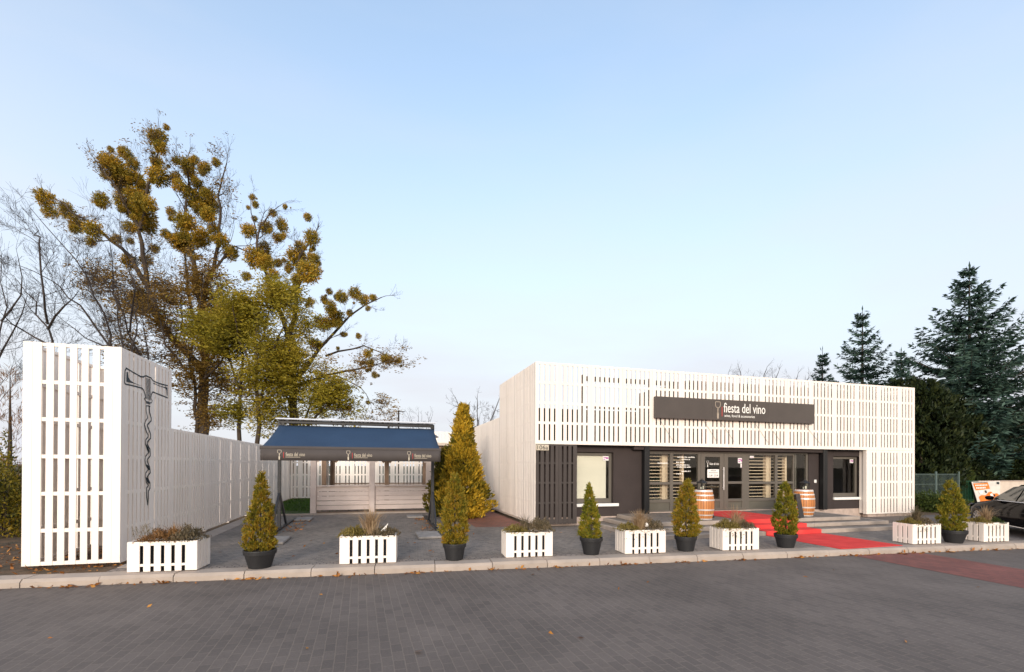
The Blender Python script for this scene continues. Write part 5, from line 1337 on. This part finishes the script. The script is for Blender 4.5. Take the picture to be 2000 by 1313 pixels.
def car(loc, rz):
    """dark saloon: x across (left side at -x), y forward"""
    t = thing('parked_car', 'black saloon car parked at the right edge behind the last planter', 'car', loc, rz)
    hw = .90
    # side profile stations along y (front +): (y, bottom z, shoulder z, roof z or None, half width at shoulder)
    st = [(2.28, .34, .56, .60, .62), (2.20, .24, .66, .70, .76), (2.00, .20, .72, .78, .84), (1.55, .20, .78, .86, .89), (1.05, .20, .84, .92, .90), (.80, .20, .87, .96, .90),
          (.35, .20, .89, 1.20, .90), (-.05, .20, .90, 1.38, .90), (-.5, .20, .91, 1.435, .90), (-1.1, .20, .92, 1.42, .90), (-1.55, .20, .93, 1.30, .89), (-1.95, .22, .94, 1.08, .87), (-2.25, .28, .92, .98, .82), (-2.34, .36, .74, .80, .72)]
    b = MB(); n = 9
    for y, zb, zs, zr, w in st:
        cab = zr-zs > .15
        wr = w-.26 if cab else w-.12
        ring = [(-w+.08, y, zb), (-w, y, zb+.14), (-w-.01, y, (zb+zs)/2), (-w+.02, y, zs), (-wr, y, zr-.03), (-wr*.5, y, zr), (0, y, zr+.012), (wr*.5, y, zr), (wr, y, zr-.03), (w-.02, y, zs), (w+.01, y, (zb+zs)/2), (w, y, zb+.14), (w-.08, y, zb)]
        b.v += ring
    m_ = 13
    for i in range(len(st)-1):
        for j in range(m_-1): a = i*m_+j; b.f.append((a, a+1, a+m_+1, a+m_))
        b.f.append((i*m_+m_-1, i*m_, (i+1)*m_, (i+1)*m_+m_-1))
    b.f.append(tuple(range(m_))); b.f.append(tuple(range((len(st)-1)*m_+m_-1, (len(st)-1)*m_-1, -1)))
    body = b.build('body', 'carpaint', t, smooth=True)
    md = body.modifiers.new('smooth', 'SUBSURF'); md.levels = 2; md.render_levels = 2
    for sx in (-1, 1):
        b = MB(); q = [(.62, .955), (-.02, 1.335), (-.5, 1.385), (-.5, .95)]
        def side(y, z): return (sx*(.895-(z-.9)*.50+.012), y, z)
        pts = [side(*p_) for p_ in q]; b.poly(pts if sx > 0 else pts[::-1])
        b.build('side_window', 'carglass', t)
        b = MB(); q = [(-.56, .95), (-.56, 1.385), (-1.1, 1.365), (-1.62, .965)]; pts = [side(*p_) for p_ in q]; b.poly(pts if sx > 0 else pts[::-1]); b.build('side_window', 'carglass', t)
        b = MB(); b.tube([(sx*.905, .82, .935), (sx*.905, -.5, .935), (sx*.895, -1.75, .95)], .012, 6); b.build('chrome_strip', 'chrome', t)
        b = MB(); b.tube([(sx*.905, 1.05, .26), (sx*.905, -1.0, .26)], .014, 6); b.build('sill_trim', 'chrome', t)
        b = MB(); b.lathe([(0, -.10), (.07, -.08), (.10, 0), (.07, .05), (0, .06)], 12); mo = b.build('wing_mirror', 'carpaint', t, smooth=True); mo.location = (sx*.98, .52, 1.0); mo.scale = (1.1, .75, .8)
        b = MB(); b.v = [(sx*.60, 2.262, .60), (sx*.84, 2.02, .64), (sx*.86, 1.80, .74), (sx*.66, 2.16, .70)]; b.f = [(0, 1, 2, 3)] if sx > 0 else [(3, 2, 1, 0)]; hl = b.build('headlight', 'rim', t); hl.modifiers.new('thickness', 'SOLIDIFY').thickness = .03
        for yy in (1.38, -1.36):
            wroot = MB(); prof = [(.20, -.09), (.30, -.09), (.325, -.06), (.325, .06), (.30, .09), (.20, .09)]
            i0 = 0
            for r_, xo in prof:
                for j in range(28):
                    a = 2*math.pi*j/28; wroot.v.append((sx*(.82+.0)+xo, yy+r_*math.cos(a), .325+r_*math.sin(a)))
            for q_ in range(len(prof)-1):
                for j in range(28): a = q_*28+j; c_ = q_*28+(j+1) % 28; wroot.f.append((a, c_, c_+28, a+28))
            wh = wroot.build('wheel', 'tyre', t)
            rb = MB()
            for j in range(10):
                a = 2*math.pi*j/10; rb.beam((sx*.90, yy+.05*math.cos(a), .325+.05*math.sin(a)), (sx*.895, yy+.215*math.cos(a), .325+.215*math.sin(a)), .03, .035)
            rb.tube([(sx*.90, yy+.215*math.cos(a), .325+.215*math.sin(a)) for a in np.linspace(0, 2*math.pi, 29)], .014, 6)
            rb.build('rim', 'rim', wh)
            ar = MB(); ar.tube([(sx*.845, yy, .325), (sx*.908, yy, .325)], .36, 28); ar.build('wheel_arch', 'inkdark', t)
    b = MB(); b.v = [(-.60, .74, .965), (.60, .74, .965), (.50, .02, 1.385), (-.50, .02, 1.385)]
    b.v = [(x, y+.02, z+.012) for x, y, z in b.v]; b.f = [(0, 1, 2, 3)]; b.build('windscreen', 'carglass', t)
    return t
pc = car((16.33, 7.77, 0), R(-38))
pc.matrix_basis = pc.matrix_basis @ Matrix.Scale(.92, 4)

# distant pole seen over the awning
p = spot(778, 70); up_ = thing('utility_pole', 'distant thin pole seen over the right part of the awning', 'pole', (p[0], p[1], 0))
b = MB(); b.tube([(0, 0, 0), (0, 0, hgt(803, 70))], [.16, .11], 8); b.build('pole', 'barkgrey', up_)
b = MB(); b.box(-.9, .9, -.06, .06, hgt(806, 70), hgt(806, 70)+.1); b.build('cross_arm', 'barkgrey', up_)

# ---------------------------------------------------------------- fallen leaves
g = np.random.default_rng(77)
n = 420; xs = g.uniform(-5.5, 15, n)
C = np.stack([xs, KY(xs)-np.abs(g.normal(0, .05, n))-.01, np.full(n, -.112)], 1)
C[:, 0] += np.sin(C[:, 0]*5)*.25
n2 = 16; C2 = np.stack([g.uniform(-4, 12, n2), g.uniform(3.0, 8.0, n2), np.full(n2, -.112)], 1)
n3 = 1500; C3 = np.stack([g.uniform(-12, -4.15, n3), g.uniform(8.9, 12.5, n3), np.full(n3, -.002)], 1)
n4 = 240; C4 = np.concatenate([np.stack([g.normal(1.35, .12, n4//2), g.uniform(11.6, 16, n4//2), np.full(n4//2, .012)], 1), np.stack([g.normal(-2.15, .14, n4//2), g.uniform(13, 16.5, n4//2), np.full(n4//2, .012)], 1)])
n5 = 60; C5 = np.stack([g.uniform(-3, 8, n5), g.uniform(8.9, 13, n5), np.full(n5, .010)], 1)
CC = np.concatenate([C, C2, C3, C4, C5]); n = len(CC)
D_ = g.normal(size=(n, 3))*[1, 1, .22]+[0, 0, .06]
V = leaves(CC, D_, g.uniform(.05, .11, n), g.uniform(.03, .06, n), g)
V[:, 2] = np.maximum(V[:, 2], np.repeat(CC[:, 2], 4))
o = stuff(link('fallen_leaves', npmesh('fallen_leaves', V), 'litter')); tag(o, 'brown and orange fallen leaves along the kerb and over the soil', 'leaves')
